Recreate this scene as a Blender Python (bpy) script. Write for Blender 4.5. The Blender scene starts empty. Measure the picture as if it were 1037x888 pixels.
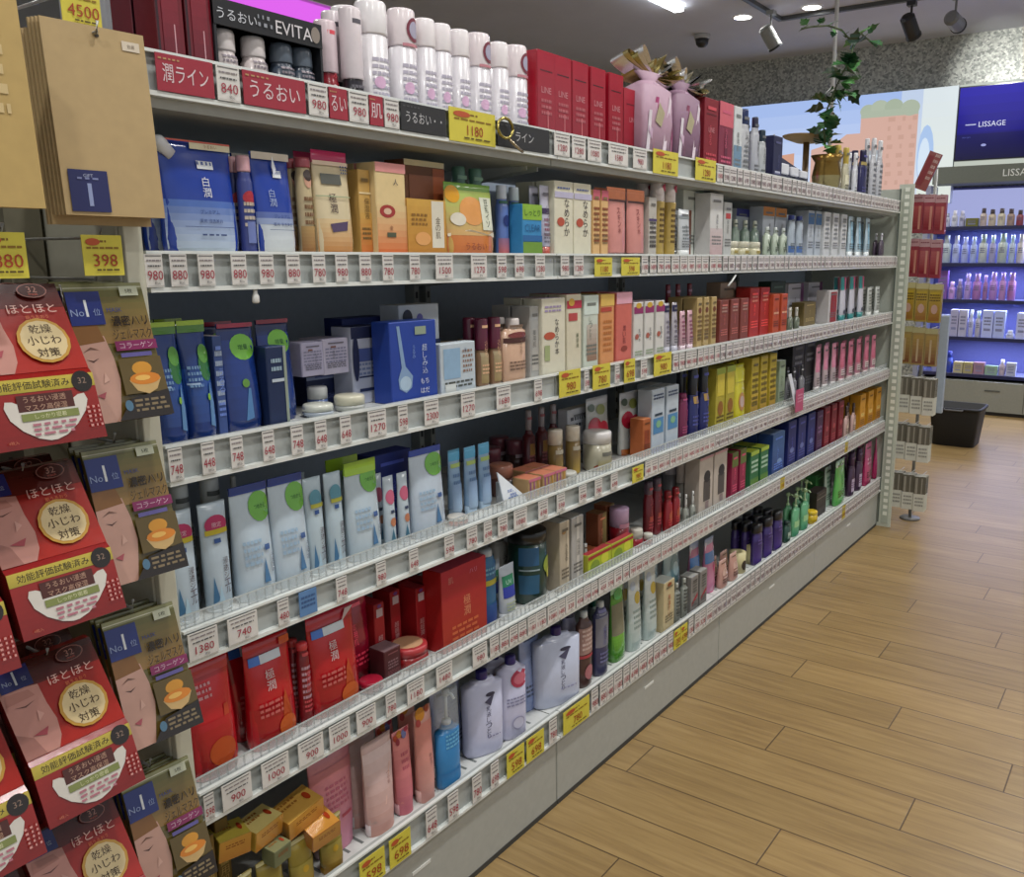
import bpy, math, random
from math import sin, cos, tan, atan, hypot, pi, radians
from mathutils import Vector, Matrix
random.seed(7)
SC = bpy.context.scene
COL = SC.collection

# ------------------------------------------------------------------ camera
F, CX, CY, EYE = 889.0, 592.0, 444.0, 1.2925
TH = atan(183 / 889); PS = atan(605 / hypot(183, 889))
cam = bpy.data.objects.new('camera', bpy.data.cameras.new('camera')); COL.objects.link(cam)
_r = Vector((cos(PS), sin(PS), 0)); _f = Vector((-sin(PS) * cos(TH), cos(PS) * cos(TH), -sin(TH))); _u = _r.cross(_f)
cam.matrix_world = Matrix(((_r.x, _u.x, -_f.x, 0), (_r.y, _u.y, -_f.y, 0), (_r.z, _u.z, -_f.z, EYE), (0, 0, 0, 1)))
cam.data.sensor_fit = 'HORIZONTAL'; cam.data.sensor_width = 36
cam.data.lens = F / 1037 * 36; cam.data.shift_x = (518.5 - CX) / 1037
cam.data.clip_start = 0.02; cam.data.clip_end = 60
SC.camera = cam

# ------------------------------------------------------------------ world, exposure, ceiling lamps
SC.view_settings.view_transform = 'Standard'; SC.view_settings.look = 'None'
SC.view_settings.gamma = 1; SC.view_settings.use_curve_mapping = False
SC.view_settings.exposure = 0.0
w = bpy.data.worlds.new('shop_air'); SC.world = w; w.use_nodes = True
w.node_tree.nodes['Background'].inputs[0].default_value = (0.93, 0.97, 1.0, 1)
w.node_tree.nodes['Background'].inputs[1].default_value = 0.46
LAMP_W = 13.0       # watts of one ceiling downlight
CEIL = 3.12
LAMPS = [(-0.35, -0.6), (-0.35, 0.9), (-0.3, 2.3), (-0.25, 3.7), (-0.2, 5.2), (0.9, 0.2), (0.9, 2.2), (0.9, 4.2), (0.9, 6.2),
         (-3.04, 6.77), (-2.50, 6.80), (-0.3, 6.9), (-2.6, 3.2), (-2.6, 1.0)]

# ------------------------------------------------------------------ pixel of the photograph -> point on a physical plane
def proj(X, Y, Z):
    Z = Z - EYE
    a = X * cos(PS) + Y * sin(PS); b = -X * sin(PS) + Y * cos(PS)
    c = b * cos(TH) - Z * sin(TH); v = b * sin(TH) + Z * cos(TH)
    return CX + F * a / c, CY - F * v / c
def ray(px, py):
    a = (px - CX) / F; v = (CY - py) / F
    b = cos(TH) + v * sin(TH); Z = -sin(TH) + v * cos(TH)
    return Vector((a * cos(PS) - b * sin(PS), a * sin(PS) + b * cos(PS), Z))
def on_x(px, py, X): r = ray(px, py); r = r * (X / r.x); return Vector((r.x, r.y, r.z + EYE))
def on_y(px, py, Y): r = ray(px, py); r = r * (Y / r.y); return Vector((r.x, r.y, r.z + EYE))
def on_z(px, py, z): r = ray(px, py); r = r * ((z - EYE) / r.z); return Vector((r.x, r.y, z))
def y_at(px, X, z):
    lo, hi = 0.05, 12.0
    for _ in range(40):
        m = (lo + hi) / 2
        if proj(X, m, z)[0] < px: lo = m
        else: hi = m
    return lo
def z_at(py, X, Y):
    lo, hi = 0.0, 3.2
    for _ in range(40):
        m = (lo + hi) / 2
        if proj(X, Y, m)[1] > py: lo = m
        else: hi = m
    return lo

# ------------------------------------------------------------------ materials
def lin(h):
    if not isinstance(h, str): return tuple(h)[:3]
    h = h.lstrip('#')
    if len(h) == 3: h = ''.join(c * 2 for c in h)
    o = []
    for i in (0, 2, 4):
        c = int(h[i:i + 2], 16) / 255
        o.append(c / 12.92 if c <= 0.04045 else ((c + 0.055) / 1.055) ** 2.4)
    return tuple(o)
def new_mat(name):
    m = bpy.data.materials.new(name); m.use_nodes = True
    return m, m.node_tree.nodes, m.node_tree.links, m.node_tree.nodes['Principled BSDF']
def printed(name, rough, metal=0.0, spec=0.5, coat=0.0):
    """surface whose own printed colours come from the mesh, with a faint procedural mottling"""
    m, n, l, b = new_mat(name)
    at = n.new('ShaderNodeAttribute'); at.attribute_name = 'Col'
    no = n.new('ShaderNodeTexNoise'); no.inputs['Scale'].default_value = 60
    tc = n.new('ShaderNodeTexCoord'); l.new(tc.outputs['Object'], no.inputs['Vector'])
    mr = n.new('ShaderNodeMapRange'); mr.inputs[3].default_value = 0.9; mr.inputs[4].default_value = 1.08
    l.new(no.outputs['Fac'], mr.inputs[0])
    mx = n.new('ShaderNodeMix'); mx.data_type = 'RGBA'; mx.blend_type = 'MULTIPLY'; mx.inputs[0].default_value = 1
    l.new(at.outputs['Color'], mx.inputs[6]); l.new(mr.outputs[0], mx.inputs[7])
    l.new(mx.outputs[2], b.inputs['Base Color'])
    b.inputs['Roughness'].default_value = rough; b.inputs['Metallic'].default_value = metal
    b.inputs['Coat Weight'].default_value = coat; b.inputs['Coat Roughness'].default_value = 0.12
    if rough < 0.45:
        bp = n.new('ShaderNodeBump'); bp.inputs['Strength'].default_value = 0.12; bp.inputs['Distance'].default_value = 0.004
        n2 = n.new('ShaderNodeTexNoise'); n2.inputs['Scale'].default_value = 28; l.new(tc.outputs['Object'], n2.inputs['Vector'])
        l.new(n2.outputs['Fac'], bp.inputs['Height']); l.new(bp.outputs[0], b.inputs['Normal'])
    return m
def clear_mat(name, amount, tint=(0.9, 0.95, 1.0)):
    m, n, l, b = new_mat(name)
    at = n.new('ShaderNodeAttribute'); at.attribute_name = 'Col'
    l.new(at.outputs['Color'], b.inputs['Base Color']); b.inputs['Roughness'].default_value = 0.12
    b.inputs['Alpha'].default_value = amount
    return m
def glow_mat(name, strength):
    m, n, l, b = new_mat(name)
    at = n.new('ShaderNodeAttribute'); at.attribute_name = 'Col'
    l.new(at.outputs['Color'], b.inputs['Emission Color']); b.inputs['Emission Strength'].default_value = strength
    b.inputs['Base Color'].default_value = (0.02, 0.02, 0.02, 1); b.inputs['Roughness'].default_value = 0.6; b.inputs['Specular IOR Level'].default_value = 0.15
    return m
MAT = {
    'gloss': printed('glossy_plastic', 0.28, coat=0.3), 'film': printed('wrinkled_film', 0.2, coat=0.6),
    'paper': printed('coated_card', 0.5), 'matte': printed('matte_plastic', 0.6),
    'metal': printed('painted_steel', 0.38), 'foil': printed('metal_foil', 0.25, metal=0.85),
    'clear': clear_mat('clear_plastic', 0.28), 'tint': clear_mat('tinted_plastic', 0.72),
    'glow': glow_mat('lit_panel', 1.0), 'lamp': glow_mat('lamp_glow', 14.0), 'shine': glow_mat('backlit_and_spotlit_glow', 0.75),
}

# ------------------------------------------------------------------ mesh builder
TXT = {}
def text_mesh(s):
    if s not in TXT:
        c = bpy.data.curves.new('t', 'FONT'); c.body = s; c.resolution_u = 2; c.size = 1
        o = bpy.data.objects.new('t', c); COL.objects.link(o)
        me = bpy.data.meshes.new_from_object(o.evaluated_get(bpy.context.evaluated_depsgraph_get()))
        bpy.data.objects.remove(o)
        vs = [tuple(v.co)[:2] for v in me.vertices]; fs = [tuple(p.vertices) for p in me.polygons]
        bpy.data.meshes.remove(me); bpy.data.curves.remove(c)
        if vs:
            x0 = min(v[0] for v in vs); x1 = max(v[0] for v in vs); y0 = min(v[1] for v in vs); y1 = max(v[1] for v in vs)
            h = max(y1 - y0, 1e-6); cxm = (x0 + x1) / 2
            vs = [((x - cxm) / h, (y - y0) / h - 0.5) for x, y in vs]
        TXT[s] = (vs, fs)
    return TXT[s]

class MB:
    def __init__(s): s.v = []; s.f = []; s.c = []; s.m = []; s.sm = []
    def add(s, vs, fs, col, mat='paper', smooth=False):
        n = len(s.v); s.v += [tuple(v) for v in vs]; c = lin(col)
        for f in fs:
            s.f.append(tuple(i + n for i in f)); s.c.append(c); s.m.append(mat); s.sm.append(smooth)
    def box(s, x0, y0, z0, x1, y1, z1, col, mat='paper', bev=0.0, cols=None):
        """cols: optional {'front','left','right','back','top','bottom'} colours; front is +x, left is -y"""
        if bev > 0:
            b = bev
            ring = lambda z, i: [(x1 - i, y0 + b + 0, z), (x1 - i, y1 - b, z), (x1 - b, y1 - i, z), (x0 + b, y1 - i, z), (x0 + i, y1 - b, z), (x0 + i, y0 + b, z), (x0 + b, y0 + i, z), (x1 - b, y0 + i, z)]
            rs = [ring(z0, b * .6), ring(z0 + b, 0), ring(z1 - b, 0), ring(z1, b * .6)]
            vs = [p for r in rs for p in r]; fs = []; cc = []
            names = ['front', 'x', 'right', 'x', 'back', 'x', 'left', 'x']
            g = cols or {}
            nb = len(s.f)
            for k in range(3):
                for j in range(8):
                    s.add([], [], col)
                    a = k * 8 + j; a2 = k * 8 + (j + 1) % 8
                    fs.append((a, a2, a2 + 8, a + 8)); nm = names[j]
                    cc.append(lin(g.get(nm, g.get('front' if j in (1, 7) else 'left', col) if nm == 'x' else col)))
            fs.append(tuple(range(24, 32))); cc.append(lin(g.get('top', col)))
            fs.append(tuple(range(7, -1, -1))); cc.append(lin(g.get('bottom', col)))
            s.add(vs, fs, col, mat); s.c[-len(cc):] = cc
            return
        vs = [(x0, y0, z0), (x1, y0, z0), (x1, y1, z0), (x0, y1, z0), (x0, y0, z1), (x1, y0, z1), (x1, y1, z1), (x0, y1, z1)]
        fs = [(0, 3, 2, 1), (4, 5, 6, 7), (0, 1, 5, 4), (1, 2, 6, 5), (2, 3, 7, 6), (3, 0, 4, 7)]
        s.add(vs, fs, col, mat)
        if cols:
            g = cols; s.c[-6:] = [lin(g.get(k, col)) for k in ('bottom', 'top', 'left', 'front', 'right', 'back')]
    def loft(s, secs, col, mat='gloss', seg=20, n=2.0, cap0=True, cap1=True, off=(0, 0), colf=None):
        """secs: (z, half width y, half depth x [, exponent]); colf(z mid) -> colour"""
        vs = []; fs = []; cc = []
        for q in secs:
            e = q[3] if len(q) > 3 else n
            for k in range(seg):
                a = 2 * pi * k / seg; ca, sa = cos(a), sin(a)
                x = q[2] * math.copysign(abs(ca) ** (2 / e), ca); y = q[1] * math.copysign(abs(sa) ** (2 / e), sa)
                vs.append((x + off[0], y + off[1], q[0]))
        for i in range(len(secs) - 1):
            c = lin(colf((secs[i][0] + secs[i + 1][0]) / 2)) if colf else lin(col)
            for k in range(seg):
                a = i * seg + k; b = i * seg + (k + 1) % seg
                fs.append((a, b, b + seg, a + seg)); cc.append(c)
        if cap0: fs.append(tuple(range(seg - 1, -1, -1))); cc.append(cc[0])
        if cap1: t = (len(secs) - 1) * seg; fs.append(tuple(range(t, t + seg))); cc.append(cc[-1 if not cap0 else -2])
        s.add(vs, fs, col, mat, True); s.c[-len(cc):] = cc
    def tube(s, pts, r, col, mat='metal', seg=8, smooth=True):
        pts = [Vector(p) for p in pts]; vs = []; fs = []
        for i, p in enumerate(pts):
            d = (pts[min(i + 1, len(pts) - 1)] - pts[max(i - 1, 0)]).normalized()
            a = d.cross(Vector((0, 0, 1)) if abs(d.z) < .9 else Vector((1, 0, 0))).normalized(); b = d.cross(a)
            for k in range(seg):
                t = 2 * pi * k / seg; vs.append(p + a * r * cos(t) + b * r * sin(t))
        for i in range(len(pts) - 1):
            for k in range(seg):
                q = i * seg + k; w_ = i * seg + (k + 1) % seg; fs.append((q, w_, w_ + seg, q + seg))
        fs.append(tuple(range(seg - 1, -1, -1))); t = (len(pts) - 1) * seg; fs.append(tuple(range(t, t + seg)))
        s.add(vs, fs, col, mat, smooth)
    def design(s, D, P, w, h, curved=False, mat='paper', off0=0.0005):
        """print D on the surface P(u,v,off); u -.5..+.5 across, v 0..1 up"""
        off = off0
        for d in D:
            k = d[0]; off += 0.00022
            if k == 'r' or k == 'g':
                u0, v0, u1, v1 = d[1:5]; c0 = lin(d[5]); c1 = lin(d[6]) if k == 'g' else c0
                nu = 8 if curved else 1; nv = 8 if (k == 'g' or curved) and abs(v1 - v0) > .12 else (2 if curved else 1)
                vs = [P(u0 + (u1 - u0) * i / nu, v0 + (v1 - v0) * j / nv, off) for j in range(nv + 1) for i in range(nu + 1)]
                for j in range(nv):
                    t = (j + .5) / nv; c = tuple(a + (b - a) * t for a, b in zip(c0, c1))
                    n = nu + 1
                    s.add([vs[q] for i in range(n) for q in (j * n + i,)] + [vs[(j + 1) * n + i] for i in range(n)],
                          [(i, i + 1, i + 1 + n, i + n) for i in range(nu)], c, d[7] if len(d) > 7 else mat, curved)
            elif k == 'e':
                cu, cv, ru, rv, c = d[1:6]; N = 16
                if curved:
                    vs = [P(cu, cv, off)]; fs = []
                    for R_ in (.5, 1):
                        vs += [P(cu + ru * R_ * cos(2 * pi * i / N), cv + rv * R_ * sin(2 * pi * i / N), off) for i in range(N)]
                    fs = [(0, 1 + i, 1 + (i + 1) % N) for i in range(N)] + [(1 + i, 1 + N + i, 1 + N + (i + 1) % N, 1 + (i + 1) % N) for i in range(N)]
                    s.add(vs, fs, c, mat)
                else:
                    s.add([P(cu + ru * cos(2 * pi * i / N), cv + rv * sin(2 * pi * i / N), off) for i in range(N)], [tuple(range(N))], c, mat)
            elif k == 'p':                                   # polygon of (u, v)
                s.add([P(a, b, off) for a, b in d[1]], [tuple(range(len(d[1])))], d[2], mat)
            elif k == 't' or k == 'v':                       # line of lettering / stacked lettering; height as a fraction of h
                cu, cv, sz, st, c = d[1:6]; maxw = d[6] if len(d) > 6 else None
                items = [(st, cu, cv)] if k == 't' else [(ch, cu, cv + (len(st) / 2 - .5 - i) * sz * 1.12) for i, ch in enumerate(st)]
                for st_, a, b in items:
                    vs, fs = text_mesh(st_)
                    if not vs: continue
                    q = sz * h
                    if maxw:
                        tw = max(v_[0] for v_ in vs) * 2 * q
                        fx = min(1, maxw * w / tw)
                    else: fx = 1
                    s.add([P(a + x * q * fx / w, b + y * sz, off) for x, y in vs], fs, c, mat)
            elif k == 'l':                                   # block of small print: u0, v_top, u1, n lines, pitch, colour
                u0, vt, u1, n, pt, c = d[1:7]; rr = random.Random(int(u0 * 100 + vt * 1000 + n))
                for i in range(n):
                    u = u0; vv = vt - i * pt
                    while u < u1 - .01:
                        l_ = rr.uniform(.05, .16) * (u1 - u0) * 1.6
                        e = min(u + l_, u1)
                        s.add([P(u, vv, off), P(e, vv, off), P(e, vv + pt * .5, off), P(u, vv + pt * .5, off)], [(0, 1, 2, 3)], c, mat)
                        u = e + .03
    def mesh(s, name):
        me = bpy.data.meshes.new(name); me.from_pydata(s.v, [], s.f)
        names = []
        for m in s.m:
            if m not in names: names.append(m)
        for m in names: me.materials.append(MAT[m])
        idx = {m: i for i, m in enumerate(names)}
        me.polygons.foreach_set('material_index', [idx[m] for m in s.m])
        me.polygons.foreach_set('use_smooth', s.sm)
        ca = me.color_attributes.new('Col', 'FLOAT_COLOR', 'CORNER')
        buf = []
        for f, c in zip(s.f, s.c): buf += [c[0], c[1], c[2], 1.0] * len(f)
        ca.data.foreach_set('color', buf)
        me.update(); return me
    def build(s, name, parent=None, loc=(0, 0, 0), rz=0):
        o = bpy.data.objects.new(name, s.mesh(name)); COL.objects.link(o)
        o.location = loc; o.rotation_euler = (0, 0, rz); o.parent = parent
        return o

# ------------------------------------------------------------------ things, labels
LABELS = []
def tag(o, label, cat, group=None, kind=None):
    n = len(label.split())
    if not 4 <= n <= 16: print('LABEL LENGTH', n, label)
    LABELS.append(label)
    o['label'] = label; o['category'] = cat
    if group: o['group'] = group
    if kind: o['kind'] = kind
    return o
def empty(name, loc=(0, 0, 0), rz=0):
    o = bpy.data.objects.new(name, None); COL.objects.link(o); o.empty_display_size = .05
    o.location = loc; o.rotation_euler = (0, 0, rz); return o
def struct(o): o['kind'] = 'structure'; return o
def kids(o): return [c for c in bpy.data.objects if c.parent == o]
def copy_thing(o, loc, rz=None):
    c = o.copy(); COL.objects.link(c); c.location = loc
    if rz is not None: c.rotation_euler = (0, 0, rz)
    for ch in KIDS.get(o.name, []):
        d = ch.copy(); COL.objects.link(d); d.parent = c
        for g in KIDS.get(ch.name, []):
            e = g.copy(); COL.objects.link(e); e.parent = d
    return c
KIDS = {}
def child(o, parent):
    o.parent = parent; KIDS.setdefault(parent.name, []).append(o); return o
ORD = ['', 'first', 'second', 'third', 'fourth', 'fifth', 'sixth', 'seventh', 'eighth', 'ninth', 'tenth', 'eleventh', 'twelfth', 'thirteenth', 'fourteenth', 'fifteenth',
       'sixteenth', 'seventeenth', 'eighteenth', 'nineteenth', 'twentieth'] + ['twenty-' + x for x in ('first', 'second', 'third', 'fourth', 'fifth', 'sixth', 'seventh', 'eighth', 'ninth')] + ['thirtieth'] + \
      ['thirty-' + x for x in ('first', 'second', 'third', 'fourth', 'fifth', 'sixth', 'seventh', 'eighth', 'ninth')] + ['fortieth'] + ['forty-' + x for x in ('first', 'second', 'third', 'fourth', 'fifth', 'sixth', 'seventh', 'eighth', 'ninth')] + ['fiftieth'] + \
      ['fifty-' + x for x in ('first', 'second', 'third', 'fourth', 'fifth', 'sixth', 'seventh', 'eighth', 'ninth')]
def place_word(i, n):
    """i from 0"""
    if n == 1: return ''
    if i == 0: return 'leftmost'
    if i == n - 1: return 'rightmost'
    return ORD[i + 1] + ' from left'

# ================================================================== the setting
WALL_Y = 8.3
def proc_floor():
    m, n, l, b = new_mat('oak_plank_floor')
    tc = n.new('ShaderNodeTexCoord'); sp = n.new('ShaderNodeSeparateXYZ'); l.new(tc.outputs['Object'], sp.inputs[0])
    def mth(op, a, bb=None, c=None):
        q = n.new('ShaderNodeMath'); q.operation = op
        for i, v in enumerate((a, bb, c)):
            if v is None: continue
            if isinstance(v, (int, float)): q.inputs[i].default_value = v
            else: l.new(v, q.inputs[i])
        return q.outputs[0]
    ry = mth('DIVIDE', mth('SUBTRACT', sp.outputs['Y'], 1.607), 0.1465)
    row = mth('FLOOR', ry); fy = mth('FRACT', ry)
    off = mth('FRACT', mth('MULTIPLY', mth('SINE', mth('MULTIPLY', mth('ADD', row, 3.0), 12.9898)), 437.585))
    rx = mth('ADD', mth('DIVIDE', mth('ADD', sp.outputs['X'], 0.731), 0.92), mth('MULTIPLY', row, 0.37))
    rx = mth('SUBTRACT', rx, mth('MULTIPLY', off, 0.12))
    cell = mth('FLOOR', rx); fx = mth('FRACT', rx)
    dy = mth('MULTIPLY', mth('MINIMUM', fy, mth('SUBTRACT', 1.0, fy)), 0.1465)
    dx = mth('MULTIPLY', mth('MINIMUM', fx, mth('SUBTRACT', 1.0, fx)), 0.92)
    d = mth('MINIMUM', dx, dy)
    gr = n.new('ShaderNodeMapRange'); gr.inputs[1].default_value = 0.0008; gr.inputs[2].default_value = 0.0024; l.new(d, gr.inputs[0])
    wn = n.new('ShaderNodeTexWhiteNoise'); wn.noise_dimensions = '2D'
    cb = n.new('ShaderNodeCombineXYZ'); l.new(cell, cb.inputs[0]); l.new(row, cb.inputs[1]); l.new(cb.outputs[0], wn.inputs['Vector'])
    mp = n.new('ShaderNodeMapping'); mp.inputs['Scale'].default_value = (1.6, 22, 1); l.new(tc.outputs['Object'], mp.inputs[0])
    ad = n.new('ShaderNodeVectorMath'); ad.operation = 'ADD'; l.new(mp.outputs[0], ad.inputs[0])
    cs = n.new('ShaderNodeVectorMath'); cs.operation = 'SCALE'; cs.inputs[3].default_value = 9.0; l.new(wn.outputs['Color'], cs.inputs[0]); l.new(cs.outputs[0], ad.inputs[1])
    no = n.new('ShaderNodeTexNoise'); no.inputs['Scale'].default_value = 2.4; no.inputs['Detail'].default_value = 7; no.inputs['Roughness'].default_value = .62; no.inputs['Distortion'].default_value = .6
    l.new(ad.outputs[0], no.inputs['Vector'])
    rp = n.new('ShaderNodeValToRGB'); e = rp.color_ramp.elements
    e[0].position = .25; e[0].color = (*lin('826945'), 1); e[1].position = .75; e[1].color = (*lin('a68c5e'), 1)
    x = rp.color_ramp.elements.new(.5); x.color = (*lin('967c50'), 1)
    l.new(no.outputs['Fac'], rp.inputs[0])
    tone = n.new('ShaderNodeMapRange'); tone.inputs[3].default_value = .86; tone.inputs[4].default_value = 1.08; l.new(wn.outputs['Value'], tone.inputs[0])
    mx = n.new('ShaderNodeMix'); mx.data_type = 'RGBA'; mx.blend_type = 'MULTIPLY'; mx.inputs[0].default_value = 1
    l.new(rp.outputs[0], mx.inputs[6]); l.new(tone.outputs[0], mx.inputs[7])
    m2 = n.new('ShaderNodeMix'); m2.data_type = 'RGBA'; l.new(gr.outputs[0], m2.inputs[0]); m2.inputs[6].default_value = (*lin('4d3a26'), 1); l.new(mx.outputs[2], m2.inputs[7])
    l.new(m2.outputs[2], b.inputs['Base Color']); b.inputs['Roughness'].default_value = .34
    bp = n.new('ShaderNodeBump'); bp.inputs['Strength'].default_value = .25; bp.inputs['Distance'].default_value = .002; l.new(gr.outputs[0], bp.inputs['Height'])
    b2 = n.new('ShaderNodeBump'); b2.inputs['Strength'].default_value = .12; b2.inputs['Distance'].default_value = .001; l.new(no.outputs['Fac'], b2.inputs['Height']); l.new(bp.outputs[0], b2.inputs['Normal'])
    l.new(b2.outputs[0], b.inputs['Normal'])
    return m
def proc_mosaic():
    m, n, l, b = new_mat('silver_mosaic')
    tc = n.new('ShaderNodeTexCoord'); mp = n.new('ShaderNodeMapping'); mp.inputs['Rotation'].default_value = (radians(90), 0, 0); l.new(tc.outputs['Object'], mp.inputs[0])
    vo = n.new('ShaderNodeTexVoronoi'); vo.inputs['Scale'].default_value = 62; l.new(tc.outputs['Object'], vo.inputs['Vector'])
    rp = n.new('ShaderNodeValToRGB'); e = rp.color_ramp.elements
    e[0].position = 0; e[0].color = (*lin('858a86'), 1); e[1].position = 1; e[1].color = (*lin('d6dad2'), 1)
    sp = n.new('ShaderNodeSeparateColor'); l.new(vo.outputs['Color'], sp.inputs[0]); l.new(sp.outputs[0], rp.inputs[0]); l.new(rp.outputs[0], b.inputs['Base Color'])
    b.inputs['Metallic'].default_value = .3; b.inputs['Roughness'].default_value = .42
    bp = n.new('ShaderNodeBump'); bp.inputs['Strength'].default_value = .7; bp.inputs['Distance'].default_value = .01; l.new(sp.outputs[1], bp.inputs['Height']); l.new(bp.outputs[0], b.inputs['Normal'])
    return m
def proc_plain(name, c, rough=.8):
    m, n, l, b = new_mat(name)
    no = n.new('ShaderNodeTexNoise'); no.inputs['Scale'].default_value = 4; rp = n.new('ShaderNodeValToRGB')
    k = lin(c); rp.color_ramp.elements[0].color = (*[x * .93 for x in k], 1); rp.color_ramp.elements[1].color = (*[min(1, x * 1.05) for x in k], 1)
    tc = n.new('ShaderNodeTexCoord'); l.new(tc.outputs['Object'], no.inputs['Vector'])
    l.new(no.outputs['Fac'], rp.inputs[0]); l.new(rp.outputs[0], b.inputs['Base Color']); b.inputs['Roughness'].default_value = rough
    return m
MAT['floor'] = proc_floor(); MAT['mosaic'] = proc_mosaic(); MAT['plaster'] = proc_plain('ceiling_plaster', 'd3d8e6'); MAT['wallpaint'] = proc_plain('wall_paint', '9a9c9c')
b = MB(); b.box(-6.5, -3, -.05, 3.2, WALL_Y + .1, 0, 'fff', 'floor'); struct(b.build('floor'))
b = MB(); b.box(-6.5, -3, CEIL, 3.2, WALL_Y + .1, CEIL + .06, 'fff', 'plaster'); struct(b.build('ceiling'))
b = MB(); b.box(-6.5, WALL_Y, 0, 3.2, WALL_Y + .1, CEIL, 'fff', 'mosaic'); struct(b.build('wall_far'))
b = MB(); b.box(-6.6, -3, 0, -6.5, WALL_Y + .1, CEIL, 'fff', 'wallpaint'); struct(b.build('wall_left'))

# ================================================================== the four-bay shelving run
XF = -1.10                                  # front plane of the shelves
XB = -1.52                                  # back panel
RAIL = [1.4925, 1.2485, .9905, .729, .477, .178]      # bottom of each price rail
RAILH = [.056, .053, .056, .052, .053, .070]
SURF = [1.506, 1.296, 1.040, .776, .524, .232]        # shelf surfaces
BAY0, BAYW = .640, .902
WHITE = 'c9cbc8'
SHELFNAME = ['top shelf', 'second shelf', 'third shelf', 'fourth shelf', 'fifth shelf', 'bottom shelf']
BAYWORD = ['nearest the camera', 'second from the camera', 'third from the camera', 'farthest from the camera']
for i in range(4):
    y0 = BAY0 + i * BAYW; y1 = y0 + BAYW
    bay = tag(empty('shelving_bay', ((XF + XB) / 2, y0, 0)), 'grey white metal shelving bay with six shelves, bay ' + BAYWORD[i], 'shelving', 'shelving bays of the long wall of cosmetics')
    def part(mb, name, par=None):
        o = mb.build(name); o.location = (-(XF + XB) / 2, -y0, 0) if par is None else (0, 0, 0)
        child(o, par or bay); return o
    g = .0015
    b = MB(); b.box(XB - .02, y0 + g, .02, XB, y1 - g, 1.50, 'a4b2c4', 'metal')
    for k in range(8):
        for sgn in (0, 1): pass
    part(b, 'back_panel')
    for yy in (y0 + .012, y1 - .027):
        b = MB(); b.box(XB, yy, .1, XB + .03, yy + .015, 1.50, '9da09c', 'metal')
        for k in range(34): b.box(XB + .03, yy + .004, .2 + k * .037, XB + .0305, yy + .011, .215 + k * .037, '2c2f30', 'metal')
        part(b, 'slotted_upright')
    for s in range(6):
        z1 = SURF[s]; b = MB()
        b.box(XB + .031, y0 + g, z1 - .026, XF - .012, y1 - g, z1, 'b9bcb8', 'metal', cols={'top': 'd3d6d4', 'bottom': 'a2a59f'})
        if s == 5:
            for k in range(26): b.box(XF - .10, y0 + .04 + k * .032, z1, XF - .04, y0 + .046 + k * .032, z1 + .0004, '6f7675', 'metal')
        sh = part(b, 'shelf')
        b = MB(); zr = RAIL[s]; h = RAILH[s]
        b.box(XF - .012, y0 + g, zr, XF - .006, y1 - g, zr + h, 'a9aeac', 'metal')
        b.box(XF - .006, y0 + g, zr, XF + .004, y1 - g, zr + .006, 'dfe3df', 'gloss')
        b.box(XF - .006, y0 + g, zr + h - .004, XF + .001, y1 - g, zr + h, 'dfe3df', 'gloss')
        part(b, 'price_rail', sh)
        if s in (3, 4):                      # clear ribbed fence above the rail
            b = MB(); b.box(XF - .0105, y0 + g, zr + h, XF - .008, y1 - g, zr + h + .02, 'dfe6e6', 'clear')
            b.box(XF - .0105, y0 + g, zr + h + .018, XF - .0085, y1 - g, zr + h + .020, 'b9c0c0', 'gloss')
            for k in range(60): b.box(XF - .0108, y0 + .01 + k * .0147, zr + h, XF - .0078, y0 + .0118 + k * .0147, zr + h + .018, 'aab4b4', 'clear')
            part(b, 'clear_fence', sh)
        for yy in (y0 + .016, y1 - .022):
            b = MB(); v = [(XB + .03, z1 - .026), (XF - .06, z1 - .026), (XF - .06, z1 - .034), (XB + .03, z1 - .07)]
            b.add([(x, yy, z) for x, z in v] + [(x, yy + .004, z) for x, z in v], [(0, 1, 2, 3), (7, 6, 5, 4), (0, 4, 5, 1), (1, 5, 6, 2), (2, 6, 7, 3), (3, 7, 4, 0)], 'b5b8b3', 'metal')
            part(b, 'bracket', sh)
    b = MB(); b.box(XF - .04, y0 + g, .0, XF - .008, y1 - g, .178, 'a8aaa4', 'metal', bev=.002)
    b.box(XF - .0085, y0 + g, .0, XF - .0065, y1 - g, .012, '3a3a38', 'matte')
    b.box(XF - .0085, y0 + .42, .118, XF - .0068, y0 + .47, .125, 'dadbd6', 'metal')
    part(b, 'kick_panel')
for nm, y, lab, zt in (('near', BAY0 - .034, 'pale grey upright end panel at the near end of the shelving', 1.50), ('far', BAY0 + 4 * BAYW + .018, 'white slotted upright end panel at the far end of the shelving', 1.60)):
    o = tag(empty('end_panel', ((XF + XB) / 2, y, 0)), lab, 'panel')
    b = MB(); b.box(XB, y, 0, XF + .0, y + .030, zt, 'b5b3a2' if nm == 'near' else 'aeb3a8', 'metal', bev=.002)
    p = b.build('panel_board'); p.location = (-(XF + XB) / 2, -y, 0); child(p, o)
    if nm == 'near':
        b = MB(); b.box(XF + .0005, y + .002, 0.02, XF + .012, y + .026, zt, 'c6c5b3', 'metal', bev=.001)
    else:
        b = MB(); b.box(XF - .008, y - .012, 0.0, XF + .058, y - .001, zt + .02, 'c2c8ba', 'metal', bev=.001)
        b.box(XF + .012, y - .016, 0.02, XF + .046, y - .012, zt + .0, 'aab2a4', 'metal')
        for k in range(48): b.box(XF + .020, y - .0165, .06 + k * .0325, XF + .040, y - .016, .078 + k * .0325, 'e2e6da', 'metal')
        b.box(XF - .006, y - .0125, .02, XF + .002, y - .012, zt, '5c645c', 'metal')
    p = b.build('upright_face'); p.location = (-(XF + XB) / 2, -y, 0); child(p, o)

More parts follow.
